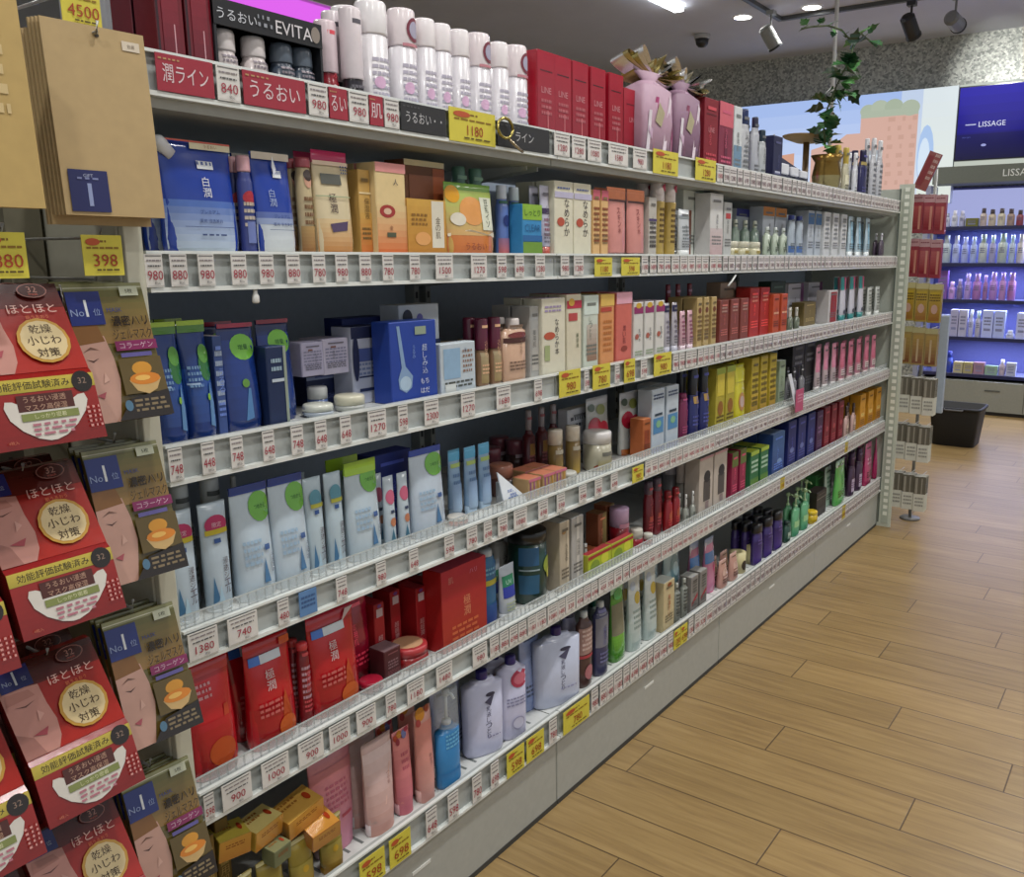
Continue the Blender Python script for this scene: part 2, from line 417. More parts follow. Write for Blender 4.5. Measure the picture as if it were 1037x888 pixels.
# ================================================================== ceiling fittings
for i, (x, y) in enumerate(LAMPS):
    seen = {9: 'round white recessed downlight, left of the two at the far end', 10: 'round white recessed downlight beside the hanging white rod'}
    t = tag(empty('downlight', (x, y, CEIL)), seen.get(i, 'round recessed ceiling downlight ' + ('over the aisle, %s from the camera side' % ORD[i + 1] if i < 9 else 'above the far side, %s along' % ORD[i - 8])), 'light', 'recessed downlights')
    b = MB(); N = 24
    b.loft([(-.001, .082, .082), (-.006, .080, .080), (-.008, .068, .068), (-.002, .066, .066)], 'e8e8e6', 'gloss', 24, cap0=False, cap1=False); child(b.build('trim_ring'), t)
    b = MB(); b.loft([(-.0045, .066, .066), (-.003, .066, .066)], 'fffdf8', 'lamp', 24); child(b.build('diffuser'), t)
    L = bpy.data.lights.new('downlight_bulb', 'AREA'); L.shape = 'DISK'; L.size = .13; L.energy = LAMP_W; L.color = (1, .98, .945); L.spread = radians(150)
    lo = bpy.data.objects.new('downlight_bulb', L); COL.objects.link(lo); lo.location = (0, 0, -.012); child(lo, t)
b = MB(); b.box(-.035, -.30, -.035, .035, .30, -.004, 'ffffff', 'lamp'); b.box(-.05, -.31, -.004, .05, .31, 0, 'dddddd', 'metal')
t = tag(b.build('linear_ceiling_light', loc=(-3.32, 5.95, CEIL)), 'short white linear tube light on the ceiling, left of the downlights', 'light')
# track
t = tag(empty('lighting_track', (-2.8, 6.2, CEIL)), 'dark grey lighting track crossing the ceiling at the far end', 'track')
b = MB(); b.box(-.018, -.5, -.03, .018, .75, 0, '55585b', 'metal'); child(b.build('track_rail'), t)
b = MB(); b.box(.018, .72, -.03, 1.7, .756, 0, '55585b', 'metal'); child(b.build('track_rail'), t)
def spot_head(px, py, Y, yaw, tilt, col, lab, energy, target):
    p = on_y(px, py, Y)
    t = tag(empty('track_spotlight', (p.x, p.y, CEIL - .03)), lab, 'spotlight', 'track spotlights')
    hz = p.z - (CEIL - .03)
    b = MB(); b.box(-.03, -.03, -.03, .03, .03, 0, col, 'metal'); b.tube([(0, 0, 0), (0, 0, hz + .03)], .008, col); child(b.build('stem'), t)
    d = (Vector(target) - p).normalized(); up = Vector((0, 0, 1)); a = d.cross(up).normalized(); u = a.cross(d)
    b = MB(); R_ = .052
    for z0, z1, r0, r1, c in ((-.09, -.075, .036, .05, col), (-.075, .07, .052, .052, col), (.07, .085, .056, .056, '303234')):
        N = 20; vs = []
        for z, r in ((z0, r0), (z1, r1)):
            for k in range(N):
                A = 2 * pi * k / N; vs.append(tuple(a * r * cos(A) + u * r * sin(A) + d * z + Vector((0, 0, hz))))
        b.add(vs, [(k, (k + 1) % N, (k + 1) % N + N, k + N) for k in range(N)] + [tuple(range(N)), tuple(range(N, 2 * N))], c, 'metal')
    child(b.build('lamp_head'), t)
    L = bpy.data.lights.new('spot_bulb', 'SPOT'); L.energy = energy; L.spot_size = radians(50); L.spot_blend = .6; L.color = (1, .98, .94); L.shadow_soft_size = .03
    lo = bpy.data.objects.new('spot_bulb', L); COL.objects.link(lo); lo.location = d * .1 + Vector((0, 0, hz)); lo.rotation_euler = d.to_track_quat('-Z', 'Y').to_euler(); child(lo, t)
spot_head(780, 38, 6.62, 0, 0, '8c8f8c', 'grey track spotlight nearest the camera, pointing down to the right', 12, (-2.0, 7.6, 1.3))
spot_head(922, 27, 6.95, 0, 0, '2e3033', 'black track spotlight hanging between the two grey ones', 16, (-1.5, 8.3, 1.6))
spot_head(967, 22, 6.95, 0, 0, '85888a', 'grey track spotlight tilted at the glittering wall', 42, (-1.35, 8.3, 2.72))
t = tag(empty('ceiling_camera', (-3.55, 7.1, CEIL)), 'small dark dome camera on the ceiling above the foil bows', 'camera')
b = MB(); b.loft([(-.035, .065, .065), (0, .07, .07)], 'b0b2b4', 'gloss', 20); child(b.build('base_ring'), t)
b = MB(); b.loft([(-.10, .012, .012), (-.095, .032, .032), (-.075, .05, .05), (-.035, .058, .058)], '26282c', 'gloss', 20); child(b.build('dome'), t)
p0 = on_x(847, 20, -1.72); p1 = on_x(842, 120, -1.72)
b = MB(); b.tube([(p0.x, p0.y, CEIL), (p0.x, p0.y, 1.75)], .011, 'd8dad8', 'gloss', 10)
tag(b.build('hanging_rod'), 'thin white rod hanging from the ceiling behind the ivy', 'rod')

# ================================================================== far wall: lightbox mural, screen, header, display shelving
def wall_panel(name, x0, x1, z0, z1, y, th, col, mat, D=None, dm='paper'):
    b = MB(); b.box(x0, y, z0, x1, y + th, z1, col, mat)
    if D:
        w_, h_ = x1 - x0, z1 - z0
        b.design(D, lambda u, v, o: (x0 + w_ * (u + .5), y - o, z0 + v * h_), w_, h_, mat=dm, off0=.001)
    return b
FY = 8.16
sky = [('g', -.5, 0, .5, 1, 'd7e2f5', '9fb8ea'), ('g', .27, 0, .36, 1, 'd3ddea', 'bfcfe8'), ('g', .36, 0, .5, 1, 'dfe6dd', 'dbe5ea'),
       ('p', [(-.12, .0), (-.12, .54), (.0, .6), (.04, .66), (.10, .66), (.10, .82), (.345, .82), (.345, 0)], 'd2aa9c'), ('p', [(-.30, .2), (-.30, .5), (-.2, .52), (-.2, .2)], 'cf9c84'),
       ('e', .13, .85, .035, .06, 'a9b5a2'), ('e', .18, .87, .04, .07, 'aeb9a6'), ('e', .24, .87, .04, .07, 'a6b29e'), ('e', .31, .85, .04, .07, 'abb6a3'), ('r', .10, .79, .345, .85, 'abb6a3'),
       ('r', .0, .15, .07, .5, '9a9aa4'), ('r', .13, .2, .2, .5, '9fa5ac'), ('r', .145, .22, .16, .46, 'c4ced6'), ('r', .17, .22, .19, .46, 'c4ced6'), ('e', .385, .42, .034, .27, 'a9c4ea'), ('e', .38, .38, .024, .20, 'd4e4f4'),
       ('p', [(-.5, 0), (-.5, .25), (-.42, .2), (-.36, .3), (-.3, .2), (-.24, .24), (-.24, 0)], 'b7a6a0'), ('l', .22, .74, .34, 9, .08, 'c79f90')]
b = wall_panel('m', -3.70, -1.70, 1.75, 2.695, FY, .10, 'd8e0e8', 'paper', sky, 'glow')
tag(b.build('backlit_mural'), 'backlit mural of a pink brick street under blue sky on far wall', 'mural')
b = wall_panel('p', -1.695, .9, 1.98, 2.70, FY + .02, .08, 'dfe5dc', 'paper', [('r', -.5, 0, .5, 1, 'd9e0d4')], 'shine')  # spotlight's brightness put into this unlit panel as emission and near-white colour
tag(b.build('white_wall_panel'), 'pale far wall panel around blue screen, spotlight brightness painted as glow', 'panel')
t = tag(empty('blue_screen', (-1.2, FY - .04, 2.4)), 'dark blue screen with white lettering on the far wall', 'screen')
x0 = on_y(973, 88, FY - .03).x; x1 = x0 + 1.02; z0 = 2.095; z1 = 2.665
b = wall_panel('s', x0 - .01, x1 + .01, z0 - .01, z1 + .01, FY - .03, .045, '1c1c24', 'gloss'); p = b.build('bezel'); p.location = (1.2, -(FY - .04), -2.4); child(p, t)
b = MB(); w_, h_ = x1 - x0, z1 - z0
b.design([('g', -.5, 0, .5, 1, '06044a', '1a0ea8'), ('g', -.5, .0, .5, .35, '0a0838', '070558'), ('t', -.24, .48, .072, 'LISSAGE', 'd8dcf4'), ('r', -.44, .475, -.36, .490, 'b8bce0'), ('t', -.425, .31, .022, 'skin care', '5560b0'), ('e', -.29, .19, .02, .018, '9aa0d8')],
         lambda u, v, o: (x0 + w_ * (u + .5), FY - .03 - o, z0 + v * h_), w_, h_, mat='glow', off0=.001)
p = b.build('display'); p.location = (1.2, -(FY - .04), -2.4); child(p, t)
b = wall_panel('h', -1.80, .9, 1.89, 2.025, FY - .24, .34, '62675f', 'matte', [('t', -.252, .5, .40, 'LISSAGE', 'dce0dc')])
tag(b.build('sign_header'), 'grey header board with silver lettering above the far display', 'sign')

DY0, DY1 = 7.92, 8.28           # far display unit, front and back
DZ = [1.545, 1.250, .950, .640, .330]
t = tag(empty('display_cabinet', (-.4, DY1, 0)), 'dark blue backlit display cabinet of bottles along the far wall', 'display')
def dpart(mb, name): p = mb.build(name); p.location = (.4, -DY1, 0); child(p, t); return p
b = MB(); b.box(-1.80, DY1 - .02, .28, .9, DY1 - .005, 1.88, '5a5f98', 'matte'); dpart(b, 'back_board')
b = MB(); b.box(-1.795, DY1 - .024, 1.56, .895, DY1 - .0205, 1.86, 'b6bdf2', 'shine'); dpart(b, 'light_panel')
for z in DZ:
    b = MB(); b.box(-1.80, DY0 + (.03 if z < 1 else .0), z - .028, .9, DY1 - .026, z, '25284e', 'gloss', cols={'top': '8c92c0'}); dpart(b, 'shelf')
b = MB(); b.box(-1.84, DY0 - .02, .28, -1.802, DY1, 1.88, '8e92a8', 'matte'); dpart(b, 'side_panel')
b = MB(); b.box(-1.84, DY0 - .02, 0.03, .9, DY1, .278, '8d8f86', 'metal')
for k in range(3): b.box(-1.84 + .9 * k + .89, DY0 - .021, .035, -1.84 + .9 * k + .895, DY0 - .0195, .27, '4a4c48', 'metal')
b.box(-1.25, DY0 - .024, .20, -1.13, DY0 - .0205, .212, '5a5c58', 'metal'); b.box(-1.82, DY0 + .0, 0, .9, DY1, .03, '2a2622', 'matte'); dpart(b, 'base_cabinet')
for z in DZ[1:]:
    L = bpy.data.lights.new('shelf_strip', 'AREA'); L.shape = 'RECTANGLE'; L.size = 2.4; L.size_y = .02; L.energy = 3.2; L.color = (.62, .68, 1)
    lo = bpy.data.objects.new('shelf_strip', L); COL.objects.link(lo); lo.location = (0, (DY0 + DY1) / 2 - DY1 - .08, z + .262); L.energy = 13; child(lo, t)
L = bpy.data.lights.new('shelf_strip', 'AREA'); L.shape = 'RECTANGLE'; L.size = 2.4; L.size_y = .02; L.energy = 4; L.color = (.7, .72, 1)
lo = bpy.data.objects.new('shelf_strip', L); COL.objects.link(lo); lo.location = (0, -.2, 1.87); child(lo, t)
rr = random.Random(4)
WD = [('pale grey bottle', 'c9ccd8'), ('clear violet bottle', 'c0b0e8'), ('pale bottle', 'd8d2cc')]
rows = [
    (0, [('white_bottle', .10, .05, 'b9bccb', '8a8da0'), ('white_bottle', .12, .05, 'c6c8d2', 'd8d8e2'), ('white_bottle', .115, .05, 'a8a9c0', 'b5b5c8'), ('gift_box', .06, .09, '6b6a2c', '6b6a2c'), ('cream_bottle', .13, .055, 'b7a8a0', '3c3036'), ('cream_bottle', .12, .06, 'bfb29c', '3a3034'), ('cream_bottle', .125, .06, 'c4bda6', '443a38'), ('cream_bottle', .12, .06, '9d8678', '3e3034'), ('cream_bottle', .11, .055, '8a3e48', '3a2c30'), ('cream_bottle', .12, .055, 'a8a7b5', 'd0d0dd')]),
    (1, [('white_bottle', .205, .075, 'aebcc4', 'b8c4cc'), ('white_bottle', .2, .06, 'a9b4e0', 'c2caf0'), ('white_bottle', .19, .06, 'a2acdc', 'b9c2ee'), ('white_bottle', .19, .055, 'a2b0da', 'b5c8ee'), ('white_bottle', .205, .07, 'b0b7b8', 'a4b8b0'), ('white_bottle', .2, .055, '9d9cc0', 'c4dce0'), ('white_bottle', .21, .075, 'a9b4ae', 'acc6be'), ('white_bottle', .2, .05, 'a9b7cc', 'bcd8e4'), ('white_bottle', .205, .06, 'b9b4b4', 'c2c2c8')]),
    (2, [('purple_box', .21, .07, '7c58a8', '7c58a8'), ('violet_bottle', .13, .055, 'c19ade', 'd3b4ea'), ('violet_bottle', .15, .05, '7d7398', 'a59ac8'), ('violet_bottle', .19, .055, 'a994d8', 'c6b2f2'), ('violet_bottle', .19, .07, 'a071b6', 'b694da'), ('violet_bottle', .18, .04, '9a72a6', 'c09ce0'), ('violet_bottle', .2, .065, 'a882ce', 'c4a6f6'), ('violet_bottle', .2, .055, 'b187c2', 'bea2f2'), ('violet_bottle', .2, .065, '9f6cac', 'b491dc')]),
    (3, [('white_box', .16, .07, 'bcc8f0', 'bcc8f0'), ('white_box', .2, .06, 'a9a9cc', 'a9a9cc'), ('white_box', .2, .06, 'b1b2d0', 'b1b2d0'), ('white_bottle', .2, .045, 'b8bde4', 'c8d4ea'), ('white_bottle', .195, .05, 'b4b5cc', 'b4cfd8'), ('white_box', .2, .08, 'b4c0f4', 'b4c0f4'), ('white_box', .2, .08, 'aebcf2', 'aebcf2'), ('cream_jar', .06, .07, 'ced6f4', 'dfe6fa'), ('white_box', .19, .07, 'b9c2f0', 'b9c2f0')]),
    (4, [('white_box', .17, .09, '8c90bc', '8c90bc'), ('blue_bottle', .16, .065, '2a44b0', '1e3298'), ('small_box', .085, .07, 'b8b08c', 'b8b08c'), ('small_box', .085, .07, 'a99f70', 'a99f70'), ('small_box', .09, .08, '9d7c90', '9d7c90'), ('small_box', .07, .09, '8fae9c', '8fae9c'), ('white_bottle', .12, .05, 'b8aab4', 'c8c8d8'), ('small_box', .1, .07, 'aab0c8', 'aab0c8')]),
]
DROW = ['top row', 'second row down', 'third row down', 'fourth row down', 'bottom row']
DDESC = {'white_bottle': 'pale bluish bottle', 'cream_bottle': 'small beige bottle with dark cap', 'violet_bottle': 'violet lit bottle', 'gift_box': 'olive gold gift box', 'purple_box': 'tall purple carton', 'white_box': 'pale blue carton', 'blue_bottle': 'deep blue bottle', 'small_box': 'small pastel box', 'cream_jar': 'low white jar'}
for r, items in rows:
    z = DZ[r]; x = -1.70 if r != 3 else -1.66; cnt = {}
    for it in items: cnt[it[0]] = cnt.get(it[0], 0) + 1
    seen = {}
    for kind, h, wd, c, c2 in items:
        b = MB(); h = min(h * 1.12, .235); wd *= 1.06
        if 'box' in kind:
            b.box(-wd / 2, -.03, 0, wd / 2, .03, h, c, 'paper', bev=.002)
            b.design([('l', -.3, .7, .3, 3, .12, '6a6c90'), ('r', -.3, .25, .3, .34, '7f84b0')], lambda u, v, o: (u * wd, -.03 - o, v * h), wd, h)
        else:
            k = h * .28; rw = wd / 2 * .92
            b.loft([(0, rw * .92, rw * .9), (.005, rw, rw), (h - k - .012, rw, rw), (h - k, rw * .6, rw * .6), (h - k + .001, rw * .62, rw * .62), (h, rw * .6, rw * .6)], c, 'gloss', 12,
                   colf=lambda zz: c2 if zz > h - k - .001 else c)
            b.design([('l', -.25, .5, .25, 3, .07, '5d5f86')], lambda u, v, o: (u * wd, -math.sqrt(max(0, rw * rw - (u * wd) ** 2)) - o, v * h), wd, h)
        seen[kind] = seen.get(kind, 0) + 1; q = place_word(seen[kind] - 1, cnt[kind])
        o = b.build(kind, loc=(x + wd / 2, DY0 + .075, z))
        tag(o, '%s%s in %s of the far display' % (DDESC[kind], ', ' + q + ',' if q else '', DROW[r]), 'bottle' if 'bottle' in kind else ('jar' if 'jar' in kind else 'box'), 'products on the far display')
        x += wd + .006

# black bin
t = tag(empty('waste_bin', (-1.195, 6.55, 0)), 'black plastic bin standing on the floor before the far display', 'bin')
b = MB(); secs = [(0, .135, .12, 8), (.004, .14, .125, 8), (.24, .165, .155, 8), (.262, .168, .158, 8), (.262, .176, .166, 8), (.275, .176, .166, 8), (.275, .160, .150, 8), (.02, .13, .118, 8)]
b.loft([(q[0], q[2], q[1], q[3]) for q in secs], '17181a', 'matte', 48, cap1=True); child(b.build('bin_body'), t)
b = MB(); b.tube([(-.06, -.166, .266), (-.055, -.172, .262), (.055, -.172, .262), (.06, -.166, .266)], .006, '6a6c70', 'gloss'); child(b.build('rim_grip'), t)

# magenta lit sign behind the shelving
pA = on_x(200, -12, -2.9); pB = on_x(356, 18, -2.9); ZT = (on_x(304, 0, -2.9).z + on_x(353, 10, -2.9).z) / 2
t = tag(empty('lit_sign', (-2.93, pA.y, 1.9)), 'magenta glowing sign panel behind the top of the shelving', 'sign')
b = MB(); b.box(0, 0, .0, .03, pB.y - pA.y, .45, 'd455e0', 'paper'); b.add([(.0315, .01, .01), (.0315, pB.y - pA.y - .01, .01), (.0315, pB.y - pA.y - .01, .44), (.0315, .01, .44)], [(0, 1, 2, 3)], 'e060ee', 'glow'); p = b.build('light_face'); child(p, t)
zb = ZT - .45
t.location = (-2.93, pA.y, zb)
b = MB(); b.box(-.30, -.3, -zb, -.02, pB.y - pA.y + .4, .47, '9a9b9e', 'metal'); p = b.build('cabinet_body'); child(p, t)

# ================================================================== product builders: local frame, front +x, width along y, base z = 0
def flat_front(w, d, h): return lambda u, v, o: (d / 2 + o, u * w, v * h)
def sec_front(secs, h, n0=2.0):
    def P(u, v, o, W=max(s[1] for s in secs) * 2):
        z = v * h; i = 0
        while i < len(secs) - 2 and secs[i + 1][0] < z: i += 1
        a, b = secs[i], secs[i + 1]; t = 0 if b[0] == a[0] else min(1, max(0, (z - a[0]) / (b[0] - a[0])))
        hw = a[1] + (b[1] - a[1]) * t; hd = a[2] + (b[2] - a[2]) * t; e = a[3] if len(a) > 3 else n0
        y = u * W; q = min(.985, abs(y / hw)) if hw > 1e-5 else .98
        y = math.copysign(q * hw, y)
        return (hd * (1 - q ** e) ** (1 / e) + o * 1.6, y, z)
    return P
def carton(w, d, h, c, c2, D, **k):
    b = MB(); cs = dict(k.get('cols') or {})
    if c2: cs.setdefault('top', c2); cs.setdefault('left', k.get('side', c))
    b.box(-d / 2, -w / 2, 0, d / 2, w / 2, h, c, k.get('mat', 'paper'), bev=min(.0015, w * .05), cols=cs)
    b.design(D, flat_front(w, d, h), w, h, mat=k.get('mat', 'paper'))
    if k.get('DS'): b.design(k['DS'], lambda u, v, o: (u * d, -w / 2 - o, v * h), d, h)
    return [('carton', b)]
def pouch(w, d, h, c, c2, D, **k):
    b = MB(); a, e = w / 2, d / 2
    secs = [(0, a * .93, e * .86, 2.6), (.004, a * .97, e * .95, 2.6), (h * .14, a, e, 2.6), (h * .45, a * .985, e * .8, 2.4), (h * .72, a * .97, e * .46, 2.2), (h * .88, a * .97, e * .16, 2.0), (h * .93, a * .975, .0016, 2.0), (h, a * .975, .0012, 2.0)]
    seg = k.get('seg', 28)
    top = c2 or c
    b.loft(secs, c, k.get('mat', 'film'), seg, colf=(lambda z: top if z > h * k.get('band', .9) else c))
    b.design(D, sec_front(secs, h), w, h, True, k.get('mat', 'film'))
    out = [('refill_pouch', b)]
    if k.get('spout'):
        s = MB(); s.loft([(0, .008, .004), (.012, .009, .006), (.018, .010, .009), (.026, .0095, .009), (.031, .005, .005)], k['spout'], 'gloss', 12)
        R_ = Matrix.Translation((.004, -a * .62, h * .86)) @ Matrix.Rotation(radians(50), 4, 'X')
        s.v = [tuple(R_ @ Vector(p)) for p in s.v]; out.append(('spout', s))
    return out
def tube(w, d, h, c, c2, D, **k):
    b = MB(); a, e = w / 2, d / 2; ch = h * k.get('cap', .13)
    secs = [(ch, a * .86, e * .9, 2), (ch + .003, a * .9, e * .95, 2), (h * .45, a * .95, e * .75, 2), (h * .8, a * .98, e * .34, 2), (h * .95, a, .0025, 2), (h * .955, a, .0012, 2), (h, a, .0011, 2)]
    b.loft(secs, c, k.get('mat', 'gloss'), k.get('seg', 20), colf=k.get('colf'))
    s2 = [(0, secs[0][1], secs[0][2])] + secs
    b.design(D, sec_front(s2, h), w, h, True)
    cp = MB(); cp.loft([(0, a * .84, e * .88), (.002, a * .88, e * .92), (ch, a * .88, e * .92)], c2 or 'e9e9e9', 'gloss', k.get('seg', 20))
    return [('tube_body', b), ('cap', cp)]
def bottle(w, d, h, c, c2, D, **k):
    b = MB(); a, e = w / 2, d / 2; n = k.get('n', 2.0); ch = h * k.get('cap', .18); cw = k.get('capw', .55); bh = h - ch; sh = k.get('shoulder', .10) * h
    secs = [(0, a * .9, e * .88, n), (.003, a * .97, e * .96, n), (.008, a, e, n), (bh - sh, a, e, n)]
    for t in (.35, .65, .9, 1): secs.append((bh - sh + sh * (1 - cos(t * pi / 2)) * 1.0, a + (a * cw * .9 - a) * sin(t * pi / 2) ** 1.6, e + (e * cw * .9 - e) * sin(t * pi / 2) ** 1.6, n))
    b.loft(secs, c, k.get('mat', 'gloss'), k.get('seg', 20), n, colf=k.get('colf'))
    b.design(D, sec_front(secs, h, n), w, h, True)
    cp = MB(); ca = min(a, e if k.get('roundcap', True) else a) * cw if cw < .95 else a
    ce = ca if cw < .95 else e
    cp.loft([(bh, ca * .97, ce * .97), (bh + .002, ca, ce), (h - .004, ca * .98, ce * .98), (h, ca * .9, ce * .9)], c2 or 'eee', k.get('capmat', 'gloss'), k.get('seg', 20), n if cw > .95 else 2)
    if k.get('DC'): cp.design(k['DC'], sec_front([(0, ca, ce), (h, ca, ce)], h), w, h, True)
    return [('bottle_body', b), ('cap', cp)]
def pump(w, d, h, c, c2, D, **k):
    bh = h * k.get('body', .72)
    k2 = dict(k); k2['cap'] = .06
    r = bottle(w, d, bh, c, c2, D, **k2); r[0][1]
    p = MB(); a = w * .12; z0 = bh
    p.tube([(0, 0, z0 - .002), (0, 0, h - .012)], a * .45, c2 or 'eee', 'gloss', 10)
    p.loft([(h - .014, a, a), (h - .004, a * 1.1, a * 1.1), (h, a * .8, a * .8)], c2 or 'eee', 'gloss', 12)
    p.tube([(0, 0, h - .008), (a * 2.2, 0, h - .008), (a * 3, 0, h - .016)], a * .4, c2 or 'eee', 'gloss', 8)
    r.append(('pump_head', p))
    if k.get('over'):
        o = MB(); o.loft([(bh * .93, w * .40, w * .40), (h + .006, w * .38, w * .38), (h + .012, w * .30, w * .30)], 'dfe9ee', 'clear', 16); r.append(('clear_overcap', o))
    return r
def jar(w, d, h, c, c2, D, **k):
    b = MB(); a, e = w / 2, d / 2; lh = h * k.get('lid', .42); bh = h - lh
    secs = [(0, a * .86, e * .86), (.003, a * .95, e * .95), (bh * .5, a, e), (bh - .001, a * .97, e * .97)]
    b.loft(secs, c, k.get('mat', 'gloss'), 24); b.design(D, sec_front(secs, h), w, h, True)
    l = MB(); l.loft([(bh, a * .98, e * .98), (h - .004, a * .98, e * .98), (h - .001, a * .93, e * .93), (h, a * .85, e * .85)], c2 or 'eee', 'gloss', 24)
    if k.get('DT'): l.design(k['DT'], lambda u, v, o: ((.5 - v) * w, u * w, h + o), w, w)
    return [('jar_body', b), ('lid', l)]
KIND = {'carton': carton, 'refill_pouch': pouch, 'cosmetic_tube': tube, 'lotion_bottle': bottle, 'pump_bottle': pump, 'cream_jar': jar}
CAT = {'carton': 'box', 'refill_pouch': 'pouch', 'cosmetic_tube': 'tube', 'lotion_bottle': 'bottle', 'pump_bottle': 'bottle', 'cream_jar': 'jar'}
def thing_from(name, parts, far=False):
    if far or len(parts) == 1:
        m = parts[0][1]
        for _, q in parts[1:]:
            n = len(m.v); m.v += q.v; m.f += [tuple(i + n for i in f) for f in q.f]; m.c += q.c; m.m += q.m; m.sm += q.sm
        return m.build(name)
    t = empty(name)
    for nm, q in parts: child(q.build(nm), t)
    return t
ITEMS = []
def I(s, kind, spots, desc, c, c2=None, D=(), back=.012, d=None, rows=1, name=None, cat=None, rz=0, lift=0, w=None, h=None, group=None, pitch=None, **k):
    """spots: (left, right, top) pixels of each front face on shelf s; the physical place comes from the shelf's plane"""
    D = list(D); X = XF - .014 - back; zs = SURF[s] + .0006 + lift; n = len(spots); proto = None
    loc = []
    W = []; Hh = []
    for sp in spots:
        x0, x1, yt = sp[:3]
        zt = zs + .08
        for _ in range(4):
            zm = (zs + zt) / 2; y0 = y_at(x0, X, zm); y1 = y_at(x1, X, zm); zt = z_at(yt, X - (.0 if kind == 'carton' else (d or .03) / 2), (y0 + y1) / 2)
        W.append(y1 - y0); Hh.append(zt - zs); loc.append((y0 + y1) / 2)
    W.sort(); Hh.sort()
    h = h or Hh[n // 2]; TF = loc[n // 2] / -X; w_given = w is not None; WW = W[n // 2] * .975
    if not w_given: w = WW
    if len(D) < 3 and kind in ('carton', 'cosmetic_tube', 'lotion_bottle', 'refill_pouch') and h > .05:
        q_ = random.Random(len(ITEMS) * 3 + s); ink = [min(1, v * 2.6 + .05) if sum(lin(c)) < .5 else v * .32 for v in lin(c)]
        u_ = q_.uniform(-.1, .15)
        D += [('v', u_, .55, .075, q_.choice(['美肌水', '保湿液', '薬用肌', 'しっとり', 'うるる', 'さらり']), ink), ('l', -.36, .30, .36, 3, .055, ink), ('r', -.3, .86, .3, .9, ink)]
    if kind in ('carton',): d = d or min(w, .05)
    elif kind == 'refill_pouch': d = d or min(.05, w * .5)
    elif kind == 'cosmetic_tube': d = d or min(w * .7, .04)
    else: d = d or (w if w_given else 0)
    if kind != 'carton' and not w_given:            # a rounded thing shows its full girth, not the slice it covers on the shelf edge
        if not d: w = d = .42 * WW + .6 * WW / hypot(1, TF)
        else:
            d1 = min(d, .72 * WW / TF); w = .5 * WW + .5 * max(math.sqrt(max(0, WW * WW - (d1 * TF) ** 2)), d1 * .95); d = (d + d1) / 2
    far = loc[0] > 2.35
    if far: k.setdefault('seg', 12)
    parts = KIND[kind](w, d, h, c, c2, D, **k)
    nm = name or kind; q = 0
    total = n * rows
    grp = group or ('%ss on the %s' % (desc, SHELFNAME[s])) if total > 1 else None
    if proto is None:
        proto = thing_from(nm, parts, far)
    for r in range(rows):
        for i, y in enumerate(loc):
            pos = (X - d / 2 - r * (pitch or d * 1.08 + .002), y, zs)
            if q == 0: o = proto; o.location = pos; o.rotation_euler = (0, 0, rz)
            else: o = copy_thing(proto, pos, rz)
            q += 1
            pw = place_word(i, n)
            lab = desc + ((', ' + pw) if pw else '') + ((', row behind' if r == 1 else ', rear row') if r else (', front' if rows > 1 and n == 1 else '')) + (', ' if pw or rows > 1 else ' ') + 'on ' + SHELFNAME[s]
            tag(o, lab, cat or CAT[kind], grp)
            ITEMS.append((o, s, pos[0] - d / 2, pos[0] + d / 2, y - w / 2, y + w / 2, zs, zs + h, desc, pw, cat or CAT[kind], grp, d, r, rows))
    return proto

def ptext(*a): return a
# ------------------------------------------------------------------ top shelf
S = 0
I(S, 'carton', [(158, 187, -48), (189, 216, -38)], 'glossy dark red clear-lidded carton', '6d1522', '7d1a28', [('r', -.5, .0, -.42, 1, '35101a'), ('g', -.3, .1, .3, .9, '5e1020', '8a2432'), ('r', .1, .1, .14, .5, 'd6a0a8')], back=.02, d=.05, mat='film')
# display tray with jars behind a black header
X = XF - .03; ya = y_at(219, X, 1.56); yb = y_at(328, X, 1.56)
t = tag(empty('display_tray', (X, ya, SURF[0] + .0006)), 'black display tray with printed header holding pale bottles on top shelf', 'display')
W_ = yb - ya; hz = z_at(-2, X, ya + .01) - SURF[0]
b = MB(); b.box(-.11, 0, 0, -.105, W_, hz, '1a1c22', 'paper'); b.box(-.11, 0, 0, 0, .004, hz, '1a1c22', 'paper'); b.box(-.11, W_ - .004, 0, 0, W_, hz, '1a1c22', 'paper'); b.box(-.11, 0, 0, 0, W_, .004, '1a1c22', 'paper'); b.box(-.004, 0, 0, 0, W_, .02, '25282f', 'paper'); b.box(-.11, 0, hz - .003, 0, W_, hz, '1a1c22'); child(b.build('tray_box'), t)
b = MB(); b.box(-.003, 0, hz - .034, .001, W_, hz, '14151a', 'paper')
b.design([('t', -.30, .45, .42, 'うるおい', 'c9ccd4'), ('t', .22, .45, .52, 'EVITA', 'd6d2d6'), ('e', .43, .5, .045, .34, '8a8078'), ('l', -.12, .6, .02, 2, .3, '90939c')], lambda u, v, o: (.001 + o, W_ / 2 + u * W_, hz - .034 + v * .034), W_, .034); child(b.build('header_card'), t)
pr = None
for i, f in enumerate((.15, .42, .68, .88)):
    parts = bottle(.038, .038, hz - .04, 'cfc4c2' if i < 2 else '3c4654', 'd8d0ce' if i < 2 else '5a6470', [('l', -.3, .6, .3, 3, .07, '8a8088')], cap=.3, capw=.9)
    o = thing_from('cream_bottle', parts); o.location = (X - .024, ya + W_ * f, SURF[0] + .0052)
    tag(o, ['leftmost pale pink bottle inside the black display tray', 'second pale cream bottle inside the black display tray', 'dark grey bottle at centre right inside the black tray', 'rightmost dark grey bottle inside the black display tray'][i], 'bottle', 'bottles in the black tray')
I(S, 'lotion_bottle', [(330, 351, 22)], 'white capped deep red lotion bottle', '8e1a2a', 'd9c6cc', [('e', 0, .3, .25, .06, 'ead4d8')], cap=.52, capw=.96, back=.03)
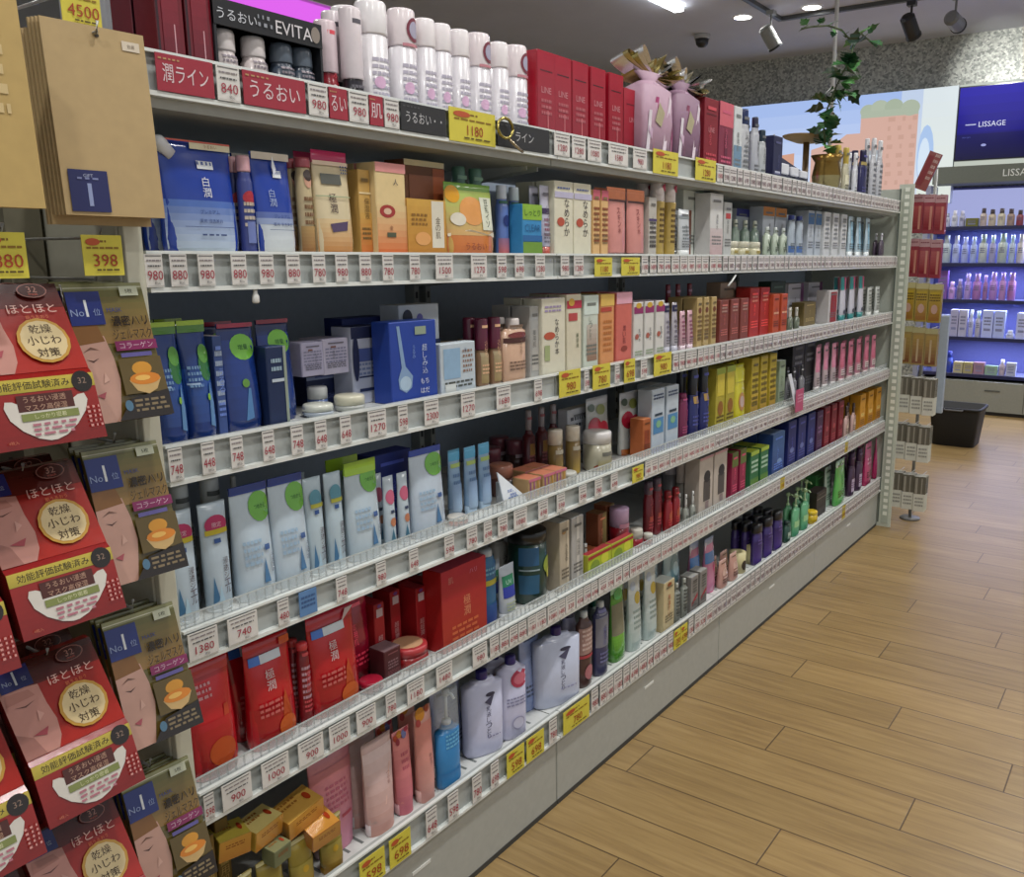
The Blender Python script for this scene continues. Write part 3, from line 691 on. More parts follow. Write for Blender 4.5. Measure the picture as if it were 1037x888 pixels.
I(S, 'lotion_bottle', [(352, 373, 8)], 'white and dark banded lotion bottle', '2b2830', 'dcd2d6', [('e', .2, .2, .2, .04, 'b0464e')], cap=.62, capw=.97, back=.012)
spr = [('l', -.36, .52, .36, 6, .055, 'b9b4c4'), ('e', -.15, .35, .18, .05, 'dcb4d4'), ('e', .18, .2, .14, .06, 'c4cce0')]
seal = [('e', .12, .83, .34, .10, '7c3444'), ('e', .12, .83, .24, .07, 'a9a6bc'), ('r', -.35, .69, .35, .715, 'c4848e')]
I(S, 'lotion_bottle', [(374, 403, 2)], 'large clear-white shrink-wrapped lotion bottle', 'e2dfe2', 'efecee', spr, cap=.26, capw=.98, shoulder=.02, back=.012)
I(S, 'lotion_bottle', [(405, 431, 10), (483, 505, 38), (522, 541, 46)], 'white lotion bottle with red and grey seal', 'dcd9de', 'eae0e3', spr, cap=.3, capw=.98, shoulder=.02, DC=seal, back=.01)
I(S, 'lotion_bottle', [(432, 446, 20), (447, 463, 26), (464, 483, 32), (505, 521, 40)], 'plain white shrink-wrapped lotion bottle', 'dedbe0', 'eee8ea', spr, cap=.24, capw=.97, shoulder=.02, back=.01)
red = [('g', -.5, 0, .5, 1, '8a1226', 'a81a30'), ('r', -.36, .80, .36, .815, '5e0c1a'), ('t', 0, .62, .06, 'LINE', 'cf8a92'), ('r', .05, .1, .10, .42, 'd57a80'), ('l', -.3, .5, .3, 3, .06, 'b86068')]
I(S, 'carton', [(545, 561, 52), (562, 578, 54), (579, 596, 60), (598, 613, 76), (614, 633, 84)], 'crimson lotion carton', 'a3162b', '8c1226', red, back=.01, d=.05, mat='film')
I(S, 'carton', [(634, 652, 88)], 'crimson carton beside the gift bags', '96152a', '7a1020', red[:3], back=.012, d=.05)
I(S, 'cream_jar', [(634, 645, 130)], 'small crimson jar before the carton', 'b01c30', 'c23044', back=.0, lid=.5, h=.022)
I(S, 'carton', [(713, 727, 100)], 'dark red carton right of the gift bags', '7d1222', '6a0f1c', red[1:3], back=.012, d=.06)
I(S, 'carton', [(728, 742, 104)], 'rose and plum two-tone carton', '7c2740', 'c2566a', [('r', -.5, .7, .5, 1, 'c8606e'), ('r', -.1, .2, .1, .6, '5e1c34')], back=.012, d=.05)
I(S, 'carton', [(743, 751, 108)], 'narrow white and grey blue carton', 'cbd0d2', 'dfe3e4', [('r', -.5, .2, .5, .5, '6e8ca4')], back=.012, d=.05)
I(S, 'lotion_bottle', [(752, 762, 111)], 'pale grey bottle with navy cap', 'b3b5b9', '22305c', [('l', -.3, .5, .3, 4, .06, '7c8088')], cap=.2, capw=.9, back=.012, d=.04)
I(S, 'lotion_bottle', [(764, 771, 119)], 'slim pale grey bottle with dark cap', 'a7aab2', '2c2c44', cap=.15, capw=.8, back=.015, d=.035)
I(S, 'lotion_bottle', [(771, 778, 132), (779, 785, 140)], 'short grey bottle with dark green cap', 'a8adb0', '1f3340', cap=.2, capw=.9, back=.012, d=.035)
I(S, 'carton', [(783, 792, 138)], 'navy carton beside the slotted stand', '191d44', '262a58', [('r', -.3, .3, .3, .36, 'b8bcd0')], back=.01, d=.05)
I(S, 'lotion_bottle', [(848, 854, 147), (856, 862, 150)], 'yellow gold topped clear bottle', 'b9b59c', 'c0aa4c', [('r', -.4, .3, .4, .5, 'd8d4b8')], cap=.3, capw=.9, back=.012, d=.035)
I(S, 'lotion_bottle', [(866, 870, 155)], 'small white bottle before the navy one', 'c9ccd4', 'e6e8ee', cap=.25, capw=.8, back=.01, d=.03)
I(S, 'lotion_bottle', [(873, 880, 152)], 'deep navy bottle with gold collar', '1c1c4e', '17173e', [('r', -.5, .72, .5, .78, '9a8a50')], cap=.22, capw=.92, back=.01, d=.04)
I(S, 'lotion_bottle', [(884, 889, 140), (890, 895, 150)], 'pale silver bottle at the far end', 'b6b8be', 'd6d8dc', [('l', -.3, .6, .3, 4, .08, '70747c')], cap=.25, capw=.8, back=.012, d=.035)

def gift_bag(px0, px1, ptop, lab, c1, c2, knot):
    X = XF - .02; y0 = y_at(px0, X, 1.57); y1 = y_at(px1, X, 1.57); zt = z_at(ptop, X, (y0 + y1) / 2); w_ = y1 - y0; h_ = zt - SURF[0]
    t = tag(empty('gift_bag', (X - .035, (y0 + y1) / 2, SURF[0] + .0006)), lab, 'gift bag', 'wrapped gift bags with foil bows')
    b = MB(); secs = [(0, w_ * .49, .034, 6), (h_ * .5, w_ * .5, .036, 6), (h_ * .84, w_ * .48, .034, 5), (h_ * .9, w_ * .34, .022), (h_ * .93, w_ * .2, .014), (h_, w_ * .42, .022)]
    b.loft(secs, c1, 'paper', 28)
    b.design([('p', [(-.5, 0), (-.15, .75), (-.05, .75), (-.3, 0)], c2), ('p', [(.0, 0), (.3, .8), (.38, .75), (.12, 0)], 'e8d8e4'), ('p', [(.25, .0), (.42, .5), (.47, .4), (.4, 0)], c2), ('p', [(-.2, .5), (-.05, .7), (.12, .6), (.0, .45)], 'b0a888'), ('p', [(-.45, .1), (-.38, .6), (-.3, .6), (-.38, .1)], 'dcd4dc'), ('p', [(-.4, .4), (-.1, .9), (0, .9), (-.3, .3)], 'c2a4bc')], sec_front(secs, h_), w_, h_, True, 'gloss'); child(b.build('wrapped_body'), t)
    b = MB(); rr = random.Random(int(px0))
    for kk in range(16):
        a = kk / 16 * 2 * pi; r1 = .03 + rr.random() * .026; n = 10; pts = []
        dx, dy, dz = cos(a) * .5, cos(a + .6), sin(a) * .8 + .55
        for j in range(n + 1):
            tt = j / n; q = sin(tt * pi) * r1
            pts.append(Vector((dx * q * 1.2, dy * q * 2 + sin(tt * 2 * pi) * .008, h_ * .93 + dz * q * .95 + sin(tt * 2 * pi) * .007)))
        side = Vector((.014, .006, .008))
        vs = [p - side for p in pts] + [p + side for p in pts]
        b.add(vs, [(j, j + 1, j + n + 2, j + n + 1) for j in range(n)], knot[kk % len(knot)], 'foil', True)
    b.loft([(h_ * .90, .009, .009), (h_ * .96, .009, .009)], knot[0], 'foil', 10)
    child(b.build('foil_bow'), t)
    return t
gift_bag(653, 683, 74, 'pink and white wrapped gift bag with silver gold foil bow', 'b493a6', 'b0487c', ['b8aa78', 'd9d9d9', 'a99a60'])
gift_bag(686, 711, 84, 'plum and clear wrapped gift bag with bright silver bow', '8a6a80', '93506c', ['d6d6d4', '3c3c38', 'bdb89c', 'e8e8e8'])
# slotted navy stand of small white samples, gold pot with ivy, wooden bowl, red flag
X = XF - .02
y0 = y_at(790, X, 1.56); y1 = y_at(822, X, 1.56)
t = tag(empty('sample_stand', (X, y0, SURF[0] + .0006)), 'navy slotted stand of white samples near the ivy pot', 'stand')
b = MB(); Wd = y1 - y0
b.add([(-.08, 0, 0), (0, 0, 0), (0, Wd, 0), (-.08, Wd, 0), (-.08, 0, .12), (-.02, 0, .12), (-.02, Wd, .075), (-.08, Wd, .075)], [(3, 2, 1, 0), (4, 5, 6, 7), (0, 1, 5, 4), (1, 2, 6, 5), (2, 3, 7, 6), (3, 0, 4, 7)], '191c3c', 'paper'); child(b.build('stand_frame'), t)
for i in range(3):
    for j in range(2):
        b = MB(); ya = Wd * (.10 + .3 * i); zz = .012 + j * .045; b.box(-.01 - zz * .16, ya, zz, .003 - zz * .16, ya + Wd * .22, zz + .034 - i * .005, 'dadce4', 'gloss', bev=.003); child(b.build('sample_card'), t)
X = XF - .06; yc = y_at(837, X, 1.6)
t = tag(empty('ivy_pot', (X, yc, SURF[0] + .0006)), 'golden wrapped pot holding tall green ivy on the top shelf', 'plant')
b = MB(); b.loft([(0, .040, .040), (.01, .045, .045), (.09, .055, .055), (.14, .045, .045), (.165, .062, .062)], '9c8a58', 'foil', 18, colf=lambda z: 'a89a6c' if z < .09 else '8d7038'); child(b.build('pot_wrap'), t)
def leaf(b, p, d, s, col, rr):
    d = d.normalized(); sd = d.cross(Vector((rr.uniform(-.5, .5), rr.uniform(-.5, .5), 1))).normalized(); up = sd.cross(d)
    o = [(0, 0), (.12, .34), (.3, .55), (.42, .36), (.62, .42), (.72, .2), (1.05, 0)]
    L_ = [p + d * (a * s) + sd * (w_ * s) + up * (abs(w_) * .25 * s) for a, w_ in o]; R_ = [p + d * (a * s) - sd * (w_ * s) + up * (abs(w_) * .25 * s) for a, w_ in o[1:-1]]
    vs = L_ + R_; n = len(o)
    fs = [(0, 1, n)] + [(i, i + 1, n + i, n + i - 1) for i in range(1, n - 2)] + [(n - 2, n - 1, 2 * n - 3)]
    b.add(vs, fs, col, 'gloss')
rr = random.Random(11)
def rel(px, py, X2): p = on_x(px, py, X2); return Vector((p.x - X, p.y - yc, p.z - SURF[0] - .0006))
vine1 = [rel(836, 150, X), rel(834, 128, X), rel(838, 110, X), rel(845, 92, X + .02), rel(853, 74, X + .04), rel(862, 60, X + .05), rel(864, 44, X + .05), rel(872, 34, X + .05), rel(884, 44, X + .05)]
vine2 = [rel(864, 44, X + .05), rel(852, 30, X + .03), rel(838, 26, X + .0), rel(822, 27, X - .02), rel(812, 29, X - .03)]
vine3 = [rel(846, 92, X + .02), rel(857, 92, X + .03), rel(862, 84, X + .03)]
b = MB()
for v in (vine1, vine2, vine3): b.tube(v, .0035, '3c4a28', 'matte', 6)
child(b.build('vine_stem'), t)
def along(v, t_):
    L = len(v) - 1; i = min(int(t_ * L), L - 1); return v[i].lerp(v[i + 1], t_ * L - i)
for v, n, s in ((vine1[:6], 44, .062), (vine1[5:], 10, .055), (vine2, 12, .032), (vine3, 7, .06)):
    for k in range(n):
        b = MB(); p = along(v, (k + rr.random()) / n); dd = Vector((rr.uniform(-.8, 1), rr.uniform(-1, 1), rr.uniform(-.9, .5)))
        q = p + dd.normalized() * .015
        b.tube([p, q], .0012, '4a5a2c', 'matte', 4); leaf(b, q, dd, s * rr.uniform(.6, 1.15), rr.choice(['1f4a2a', '2b6233', '173a22', '3c7a40', '5a9152']), rr)
        child(b.build('leaf'), t)
X = XF - .16; yc2 = y_at(815, X, 1.6); zz = z_at(139, X, yc2)
o = tag(empty('wooden_bowl', (X, yc2, SURF[0] + .0006)), 'shallow wooden tray on a stem behind the navy stand', 'tray')
hz = zz - SURF[0]
b = MB(); b.loft([(0, .05, .04), (.008, .05, .04), (.012, .012, .012), (hz - .02, .012, .012)], '6e5636', 'matte', 16); child(b.build('stem'), o)
b = MB(); b.loft([(hz - .02, .05, .04), (hz - .005, .13, .08), (hz, .135, .085), (hz + .002, .12, .07)], '8f7448', 'matte', 24); child(b.build('dish'), o)
X = XF - .2; yf = y_at(779, X, 1.65)
b = MB(); b.add([(0, -.035, .155), (0, .03, .225), (0, .035, .15), (.004, -.035, .155), (.004, .03, .225), (.004, .035, .15)], [(0, 1, 2), (5, 4, 3), (0, 3, 4, 1), (1, 4, 5, 2), (2, 5, 3, 0)], 'c0304e', 'paper'); b.tube([(0.002, .033, 0), (.002, .033, .23)], .003, 'bbb', 'gloss', 6)
tag(b.build('pennant', loc=(X, yf, SURF[0] + .0006)), 'small red triangular pennant sticking up behind the short bottles', 'flag')
# gold paper ribbon ring dangling on the black banner
# ------------------------------------------------------------------ second shelf
S = 1
hak = [('g', -.5, 0, .5, .48, 'c4d2dc', '3a62b4'), ('v', .06, .60, .085, '白潤', 'dfe4ee'), ('r', -.02, .76, .20, .83, 'dfe4e8'), ('l', -.02, .795, .18, 1, .06, '5064a0'), ('t', .05, .38, .035, 'プレミアム', '24407c'), ('t', .05, .30, .035, '薬用 浸透美白', '2c3f74'), ('r', -.3, .245, .38, .25, '4a5a80'), ('l', -.1, .17, .25, 1, .03, '3c4c78'), ('r', -.08, .93, .49, .99, 'd8cfae'), ('t', .2, .96, .03, 'うるおい', '9c6a3c'), ('r', -.5, .985, .49, 1.0, 'c2533c')]
I(S, 'refill_pouch', [(168, 246, 143)], 'large cobalt blue refill pouch with pale foot', '1f3e9c', '24409c', hak, back=.008, d=.04, spout='d6d8dc')
I(S, 'refill_pouch', [(262, 304, 155)], 'narrow cobalt blue refill pouch with pale foot', '1f3e9c', '24409c', [('g', -.5, 0, .5, .3, 'd6dad8', 'c0cad4'), ('g', -.5, .3, .5, .42, 'a4b4d0', '2344a0')] + [('v', -.12, .56, .08, '白潤', '9cacd0')] + hak[2:7] + [('r', -.5, .93, .49, 1, 'cabfae'), ('p', [(.0, .78), (.08, .84), (.03, .97), (-.02, .86)], 'e4e8f4')], back=.006, d=.04)
I(S, 'lotion_bottle', [(246, 261, 158)], 'slim pouch-like bottle with pink top between blue pouches', '3c4684', 'd6a8b0', [('e', 0, .58, .42, .07, 'b0303c'), ('l', -.4, .5, .4, 4, .07, 'c4b8a8'), ('r', -.3, .12, .3, .34, '6e7cb4')], back=.012, cap=.16, capw=.9)
crm = [('g', -.5, 0, .5, .35, 'c07c30', 'd8c092'), ('v', -.1, .5, .09, '極潤', '4c3a3c'), ('r', -.34, .68, .2, .78, '5a5c56'), ('r', -.5, .86, .5, .90, 'e0c8b0'), ('p', [(-.25, .30), (.25, .33), (.2, .24), (-.2, .22)], '4e3c5c'), ('l', .22, .85, .46, 3, .03, '3e5484'), ('r', -.5, .56, .5, .57, '9aa888')]
I(S, 'refill_pouch', [(323, 362, 153)], 'cream to amber refill pouch with magenta top', 'd3c4a0', 'b02a58', crm, back=.006, d=.036, band=.88)
I(S, 'lotion_bottle', [(306, 321, 160)], 'slim cream sachet bottle with a printed portrait oval', 'bfae88', 'a44e58', [('e', 0, .78, .28, .09, 'd0a088'), ('e', 0, .82, .3, .06, '3c302c'), ('g', -.5, 0, .5, .3, '8a5a2c', 'b0905c'), ('l', -.35, .56, .35, 4, .08, '7c5a3c')], back=.012, cap=.1, capw=.95)
I(S, 'carton', [(366, 378, 172)], 'golden amber carton half hidden by the orange one', 'c8a058', 'd8b878', [('g', -.5, 0, .5, .5, 'c4682c', 'caa050'), ('r', -.5, .72, .5, .74, 'e4d0a0')], back=.02, d=.04)
org = [('g', -.5, 0, .5, .55, 'd0662a', 'dcc490'), ('r', -.5, .9, .5, 1, 'd8928e'), ('e', -.15, .48, .26, .07, 'a03430'), ('e', -.15, .48, .13, .035, 'd8b89c'), ('t', .15, .8, .07, '人', '3c3c4c'), ('r', -.2, .2, .1, .25, '4e5440'), ('v', -.05, .30, .05, '金', '7c4028')]
I(S, 'carton', [(379, 410, 165)], 'cream and orange carton with a red emblem', 'dcc490', 'd0908c', org, back=.008, d=.045)
I(S, 'carton', [(412, 452, 202)], 'small shiny gold carton with white side print', 'c08a34', 'd8b050', [('g', -.5, 0, .5, 1, 'b87c2c', 'cca048'), ('r', .12, .14, .44, .98, 'd8d2c0'), ('v', .28, .5, .12, '金の肌', '5a4c38'), ('e', -.12, .3, .2, .12, 'dca060'), ('l', -.4, .7, .0, 3, .08, '8c6428')], back=.006, d=.03)
I(S, 'carton', [(410, 451, 163)], 'brown and terracotta carton standing behind the gold one', '6c4428', 'cfc6a6', [('r', -.5, .94, .5, 1, 'd0c49c'), ('r', .2, .5, .5, .93, 'a85a34'), ('r', -.4, .55, .2, .85, '7c4c34')], back=.05, d=.05)
frt = [('g', -.5, 0, .5, .28, 'c86c2c', 'c87838'), ('g', -.5, .28, .5, .9, 'd0a468', 'a8c060'), ('e', -.35, .84, .14, .12, 'd89c20'), ('e', .0, .62, .26, .2, 'dc9a54'), ('e', -.3, .5, .14, .09, 'd8d2c0'), ('r', .18, .36, .44, .82, 'dde0cc'), ('v', .31, .6, .09, '豆乳イソ', '3e4c3c'), ('p', [(-.5, .3), (-.1, .36), (.3, .3), (.5, .34), (.5, .26), (-.5, .26)], 'e8dcc0'), ('t', 0, .13, .1, 'うるおい', '8c3c20', .8)]
I(S, 'refill_pouch', [(455, 505, 186)], 'orange fruit printed pouch with green top', 'c8a050', '7ca850', frt, back=.006, d=.035, band=.9)
I(S, 'lotion_bottle', [(462, 480, 170), (481, 494, 171)], 'clear green topped bottle behind the fruit pouch', '54705e', '5e8a78', back=.065, d=.03, cap=.3, capw=.9)
I(S, 'lotion_bottle', [(507, 519, 189), (520, 531, 189)], 'light blue capped bottle with indigo label', '5a74b4', 'c4ccd8', [('g', -.5, .0, .5, .25, 'c06058', '8c6c90'), ('e', 0, .5, .3, .08, '24387c'), ('r', -.5, .74, .5, .78, '2e6050')], back=.03, d=.03, cap=.2, capw=.85)
I(S, 'carton', [(529, 549, 207)], 'green and bright blue striped carton', '3a8ac0', '86b040', [('r', -.5, .7, .5, 1, '8ab43c'), ('r', -.5, .28, .5, .4, '2a649c'), ('r', -.5, 0, .5, .27, '6e9438'), ('t', 0, .84, .12, 'しっとり', '2c5430', .8), ('t', 0, .54, .14, 'CLEAR', '1e5a8c', .8)], back=.006, d=.035)
I(S, 'cosmetic_tube', [(550, 561, 188)], 'white lilac tube with dark violet band', 'c0bed0', 'b04c3c', [('r', -.5, .6, .5, .68, '3c2c54'), ('l', -.3, .5, .3, 4, .07, '8c5c6c')], back=.012)
crt = [('v', .15, .52, .115, 'なめらか', '3a3438'), ('e', -.18, .46, .2, .06, 'b4523c'), ('r', -.5, .78, .5, .86, 'b8b4cc'), ('l', -.36, .9, .3, 1, .04, '4a5c94')]
I(S, 'carton', [(562, 580, 188), (581, 599, 186)], 'ivory carton with black lettering and red seal', 'd6d2bc', 'c4cce0', crt, back=.008, d=.05)
I(S, 'carton', [(601, 607, 192), (609, 616, 212)], 'slim peach yellow carton with brown print', 'd8b078', 'e8c8b8', [('r', -.5, .85, .5, 1, 'c46070'), ('l', -.4, .7, .4, 7, .08, '8c4c2c')], back=.01, d=.035)
I(S, 'cosmetic_tube', [(618, 639, 190), (641, 655, 202)], 'salmon pink tube with orange top', 'cf8c84', '4c4044', [('v', .0, .52, .085, 'スキン水', '7c3034'), ('r', -.46, .80, .46, .82, '4c3434'), ('r', -.5, .83, .5, 1, 'd8845c')], back=.008, cap=.04, d=.03)
I(S, 'carton', [(657, 665, 200)], 'pale grey carton with violet band', 'b6b2aa', 'c9c8cc', [('r', -.5, .6, .5, .64, '4c3c6c'), ('l', -.4, .55, .4, 6, .08, '4c4848')], back=.01, d=.03)
I(S, 'lotion_bottle', [(667, 676, 188), (678, 688, 184)], 'gold bottle topped with white flower', 'b49a50', 'dcd2cc', [('l', -.3, .6, .3, 7, .07, '5e4a24'), ('e', .1, .9, .3, .05, 'a03044'), ('e', -.3, .85, .2, .05, 'e0d4d0')], back=.012, cap=.28, capw=1.2)
I(S, 'cosmetic_tube', [(690, 703, 212)], 'short white and grey tube before the tall white carton', 'bfc4c8', 'd4d8d8', [('r', -.5, .8, .5, .86, '8c9498'), ('l', -.3, .6, .3, 4, .08, '7c8488')], back=.004, d=.03)
I(S, 'carton', [(697, 717, 192)], 'tall white carton with pale green edge', 'cfd4cc', 'd8dcd8', [('r', .3, 0, .5, 1, '9cb48c'), ('r', -.45, 0, -.1, .7, '7c4c3c')], back=.035, d=.05)
I(S, 'carton', [(719, 732, 196)], 'white carton with a rose foot', 'cdcdcb', 'd6d8da', [('g', -.5, .0, .5, .45, 'b89c9c', 'c8bcbc')], back=.015, d=.05)
I(S, 'carton', [(733, 741, 205)], 'small grey carton with red dot', 'b4b6b4', 'c4c8c8', [('r', -.3, .7, .3, .8, 'b03c3c')], back=.015, d=.04)
I(S, 'cream_jar', [(742, 752, 237), (753, 763, 236), (765, 774, 236)], 'small cream and gold jar', 'c9c4a4', 'cfccb8', [('r', -.3, .2, .3, .4, '9c8c50')], back=.006, h=.045)
I(S, 'lotion_bottle', [(744, 752, 222), (754, 762, 220), (764, 771, 224)], 'pale green stoppered bottle', '8fa396', 'd8dccc', [('r', -.4, .2, .4, .4, 'c4c8a8')], back=.05, cap=.2, d=.035)
I(S, 'carton', [(745, 758, 213), (760, 770, 213)], 'indigo banded white carton at the back', 'b6bdc6', 'c2c8d4', [('r', -.5, .84, .5, 1, '22287c')], back=.12, d=.05)
I(S, 'lotion_bottle', [(776, 783, 232), (785, 791, 230), (793, 799, 231)], 'clear bottle with dark green leaf print', 'a4b0a0', 'c8d0cc', [('p', [(-.3, .1), (0, .5), (.3, .7), (.1, .3)], '2c4834'), ('p', [(.3, .1), (0, .4), (-.3, .6), (0, .3)], '3c5844')], back=.008, cap=.2, d=.03)
I(S, 'carton', [(773, 783, 212), (785, 796, 211)], 'orange topped white carton', 'bcc2cc', 'c88834', [('r', -.5, .82, .5, 1, 'cc8430')], back=.07, d=.05)
I(S, 'lotion_bottle', [(801, 807, 218), (809, 815, 220)], 'pale blue grey bottle with royal blue cap', 'a2aeba', '2c3c88', [('r', -.5, .1, .5, .26, '4868a0')], back=.02, cap=.12, capw=.9, d=.035)
I(S, 'carton', [(818, 824, 213), (826, 831, 214)], 'silver grey carton with teal patch', 'aab2bc', '7c98b4', [('r', -.5, .7, .5, .94, '38608c')], back=.03, d=.05)
I(S, 'carton', [(834, 841, 214), (843, 849, 216), (852, 857, 218)], 'white carton with pale grey print', 'c0c2c4', 'c8cace', [('l', -.3, .8, .3, 5, .1, '84888c')], back=.02, d=.05)
I(S, 'cosmetic_tube', [(861, 866, 219), (869, 874, 220), (878, 883, 221)], 'light aqua and white tube', 'b4c8d4', 'dfe6e8', [('r', -.2, .2, .2, .9, '8cb8d0')], back=.015, d=.03)
I(S, 'lotion_bottle', [(892, 897, 236)], 'tiny dark bottle with white cap at the far corner', '3c3040', 'd4d6dc', back=.02, cap=.3, d=.025)

# ------------------------------------------------------------------ third shelf
S = 2
nav = [('g', -.5, .0, .5, .6, '1a3474', '1f4a94'), ('e', .22, .62, .24, .13, '2c6c34'), ('e', .22, .72, .2, .08, '58943c'), ('r', -.5, .90, .5, .96, '4c7c2c'), ('r', -.5, .96, .5, 1, '9ab82c'), ('p', [(.1, .12), (.2, .45), (.26, .48), (.3, .3), (.28, .1)], '5c86b4'), ('e', .15, .36, .05, .03, '7cb030'), ('l', -.4, .6, .0, 4, .05, '6c90b8'), ('r', -.45, .47, -.1, .485, '9cb8d8')]
I(S, 'refill_pouch', [(162, 192, 326), (193, 221, 333)], 'dark blue refill pouch with lime green top', '1a3678', '3c6c34', nav, back=.006, d=.05, band=.94)
I(S, 'carton', [(222, 231, 340)], 'narrow white edged blue carton between the pouches', '3a5088', 'c4bcc4', [('l', -.4, .8, .4, 6, .1, '9cacc4')], back=.02, d=.04)
n2 = [('g', -.5, .0, .5, .85, '17306c', '1c3a88'), ('e', .1, .78, .34, .12, '7ac048'), ('t', .1, .78, .05, '増量', '24642c'), ('p', [(-.1, .1), (.05, .4), (.12, .4), (.12, .12)], '4878ac'), ('e', .0, .45, .1, .04, '5a8a34'), ('r', -.5, .96, .5, 1, '9c2440')]
I(S, 'refill_pouch', [(232, 268, 327), (271, 308, 340)], 'navy refill pouch with round green badge', '182f70', '2c3468', n2, back=.01, d=.045, band=.93)
I(S, 'carton', [(268, 289, 351)], 'small dark navy carton with pale edge', '16284e', '24386c', [('r', .32, 0, .46, 1, '8c988c'), ('r', -.3, .56, .3, .6, 'b8c4d0'), ('l', -.3, .8, .2, 2, .1, '90a8b8')], back=.004, d=.03)
wt = [('l', -.4, .7, .4, 5, .09, '8c8ca8'), ('r', -.2, .75, .0, .8, '80584c')]
I(S, 'carton', [(305, 328, 343)], 'white lavender carton leaning behind the flat lids', 'b7b4d0', 'cfcbe8', wt, back=.05, d=.05, h=.055, lift=.062)
I(S, 'carton', [(330, 357, 336)], 'white lavender carton on top behind the jars', 'c0bcd2', 'd2cdea', wt, back=.045, d=.06, h=.06, lift=.058)
I(S, 'carton', [(309, 357, 366)], 'low dark navy carton carrying the lavender ones', '1c2854', '3c4880', [('r', -.5, .8, .5, .9, '8c98b8')], back=.045, d=.07, h=.056, w=.085)
I(S, 'cream_jar', [(312, 348, 402)], 'flat pale lidded jar at the shelf edge', 'a9b4c0', 'cfd2c6', back=.004, lid=.55, h=.02, w=.05)
I(S, 'cream_jar', [(345, 383, 390)], 'flat cream lidded jar beside the white carton', 'b4b8b4', 'd2cfb8', back=.004, lid=.6, h=.026, w=.052)
I(S, 'cream_jar', [(318, 338, 376)], 'white and navy jar between the flat lids', '5870a4', 'd6d8d6', back=.04, lid=.5, h=.04, w=.034)
I(S, 'carton', [(358, 391, 333)], 'white carton with navy bands and jar picture', 'b8bed0', '20306c', [('r', -.5, .85, .5, 1, '1c2448'), ('r', -.3, .55, .5, .72, '4c5c98'), ('r', -.3, .34, .5, .36, '1c2c5c'), ('r', -.3, .16, .5, .2, '202c54'), ('l', -.3, .5, .3, 3, .06, '7888b0'), ('e', -.38, .6, .1, .3, '1c2448')], back=.012, d=.05)
spn = [('p', [(-.36, .95), (-.3, .95), (-.2, .45), (-.05, .32), (-.08, .18), (-.2, .12), (-.34, .18), (-.36, .3), (-.28, .44)], '7f9cc0'), ('e', -.21, .24, .12, .09, 'a8c0d4'), ('v', .22, .52, .085, '超しみ込', 'b8c4dc'), ('r', .02, .83, .26, .93, '8c9c88'), ('t', .2, .24, .07, 'もち', 'd0d8e8'), ('v', -.02, .62, .05, 'うるみ', '7c98cc'), ('t', .2, .12, .07, 'はだ', 'd8dce8')]
I(S, 'carton', [(395, 443, 325)], 'tall royal blue carton with spoon picture', '1f3f98', '3454ac', spn, back=.004, d=.045)
I(S, 'carton', [(405, 446, 308)], 'white flip-top carton behind the royal blue one', 'b9c2cc', 'd3dae0', [('e', -.3, .86, .12, .09, '1c2438'), ('e', .0, .84, .08, .06, '5c5cac'), ('r', .2, .3, .5, .6, '24345c')], back=.055, d=.05)
I(S, 'carton', [(346, 395, 322)], 'wide navy blue carton set far back', '1b2c6c', '2a3c7c', [('l', -.4, .9, .3, 2, .05, '4c64a0')], back=.10, d=.05)
I(S, 'carton', [(446, 482, 347)], 'white clear-fronted carton with pale blue panel', 'b9c4cc', 'c6d0d6', [('r', -.42, .3, .05, .9, '8cacc8'), ('l', -.4, .2, .4, 2, .08, '4c504c'), ('l', .12, .8, .42, 5, .1, '8c6c5c'), ('t', .2, .85, .08, '水', '4c6480'), ('r', -.4, .05, -.1, .2, 'cdd2d0')], back=.006, d=.03)
I(S, 'cream_jar', [(449, 470, 318), (474, 493, 318)], 'brown jar with golden yellow star lid', '5a2c1c', 'b8902c', [('e', 0, .4, .3, .15, 'c0a030')], back=.09, h=.085, lid=.5)
I(S, 'lotion_bottle', [(487, 498, 322), (500, 511, 326)], 'amber bottle with wine red cap', '8c6c50', '5c1c34', [('g', -.4, .05, .4, .5, '9a8458', 'a89878'), ('r', -.4, .66, .4, .7, 'c05060')], back=.014, cap=.46, capw=.95, d=.032)
I(S, 'lotion_bottle', [(513, 538, 322)], 'peach beige bottle with white domed cap', 'c4a086', 'd8d0cc', [('e', 0, .74, .4, .05, '7c3c3c'), ('r', -.5, .62, .5, .70, '4c2c28')], back=.006, d=.034, cap=.16, capw=.85, shoulder=.04)
I(S, 'carton', [(538, 547, 310)], 'clear grey carton left of the tall ivory ones', 'a9a9a6', 'b9b9b8', [('g', -.4, .1, .4, .9, 'b4b0a8', '9a9c9c')], back=.012, d=.05)
iv = [('v', .12, .5, .085, 'なめらか本', '2e2c30'), ('e', -.2, .52, .24, .05, 'b4543c'), ('l', -.4, .88, .3, 2, .05, '9c8cb0'), ('r', -.42, .2, -.2, .4, '9ca878')]
I(S, 'carton', [(548, 572, 302)], 'tall ivory carton with bold black writing', 'd4d0bc', 'd4c4dc', iv, back=.004, d=.05)
I(S, 'carton', [(574, 589, 298)], 'ivory carton with crimson ribbon print', 'd0c9b2', 'c83048', [('r', -.5, .82, .5, .92, 'b83048'), ('r', -.4, .66, .2, .76, 'b44848'), ('v', .2, .4, .06, '美容液', '4c5c3c'), ('e', -.2, .9, .2, .05, 'c8a040')], back=.006, d=.05)
I(S, 'carton', [(591, 606, 299)], 'greenish white clear carton beside the peach one', 'c4ccc0', 'd4dcd0', [('g', -.3, .1, .4, .6, '8c6c58', 'c0b8ac'), ('r', -.5, .74, .5, 1, 'cfdcd4')], back=.006, d=.05)
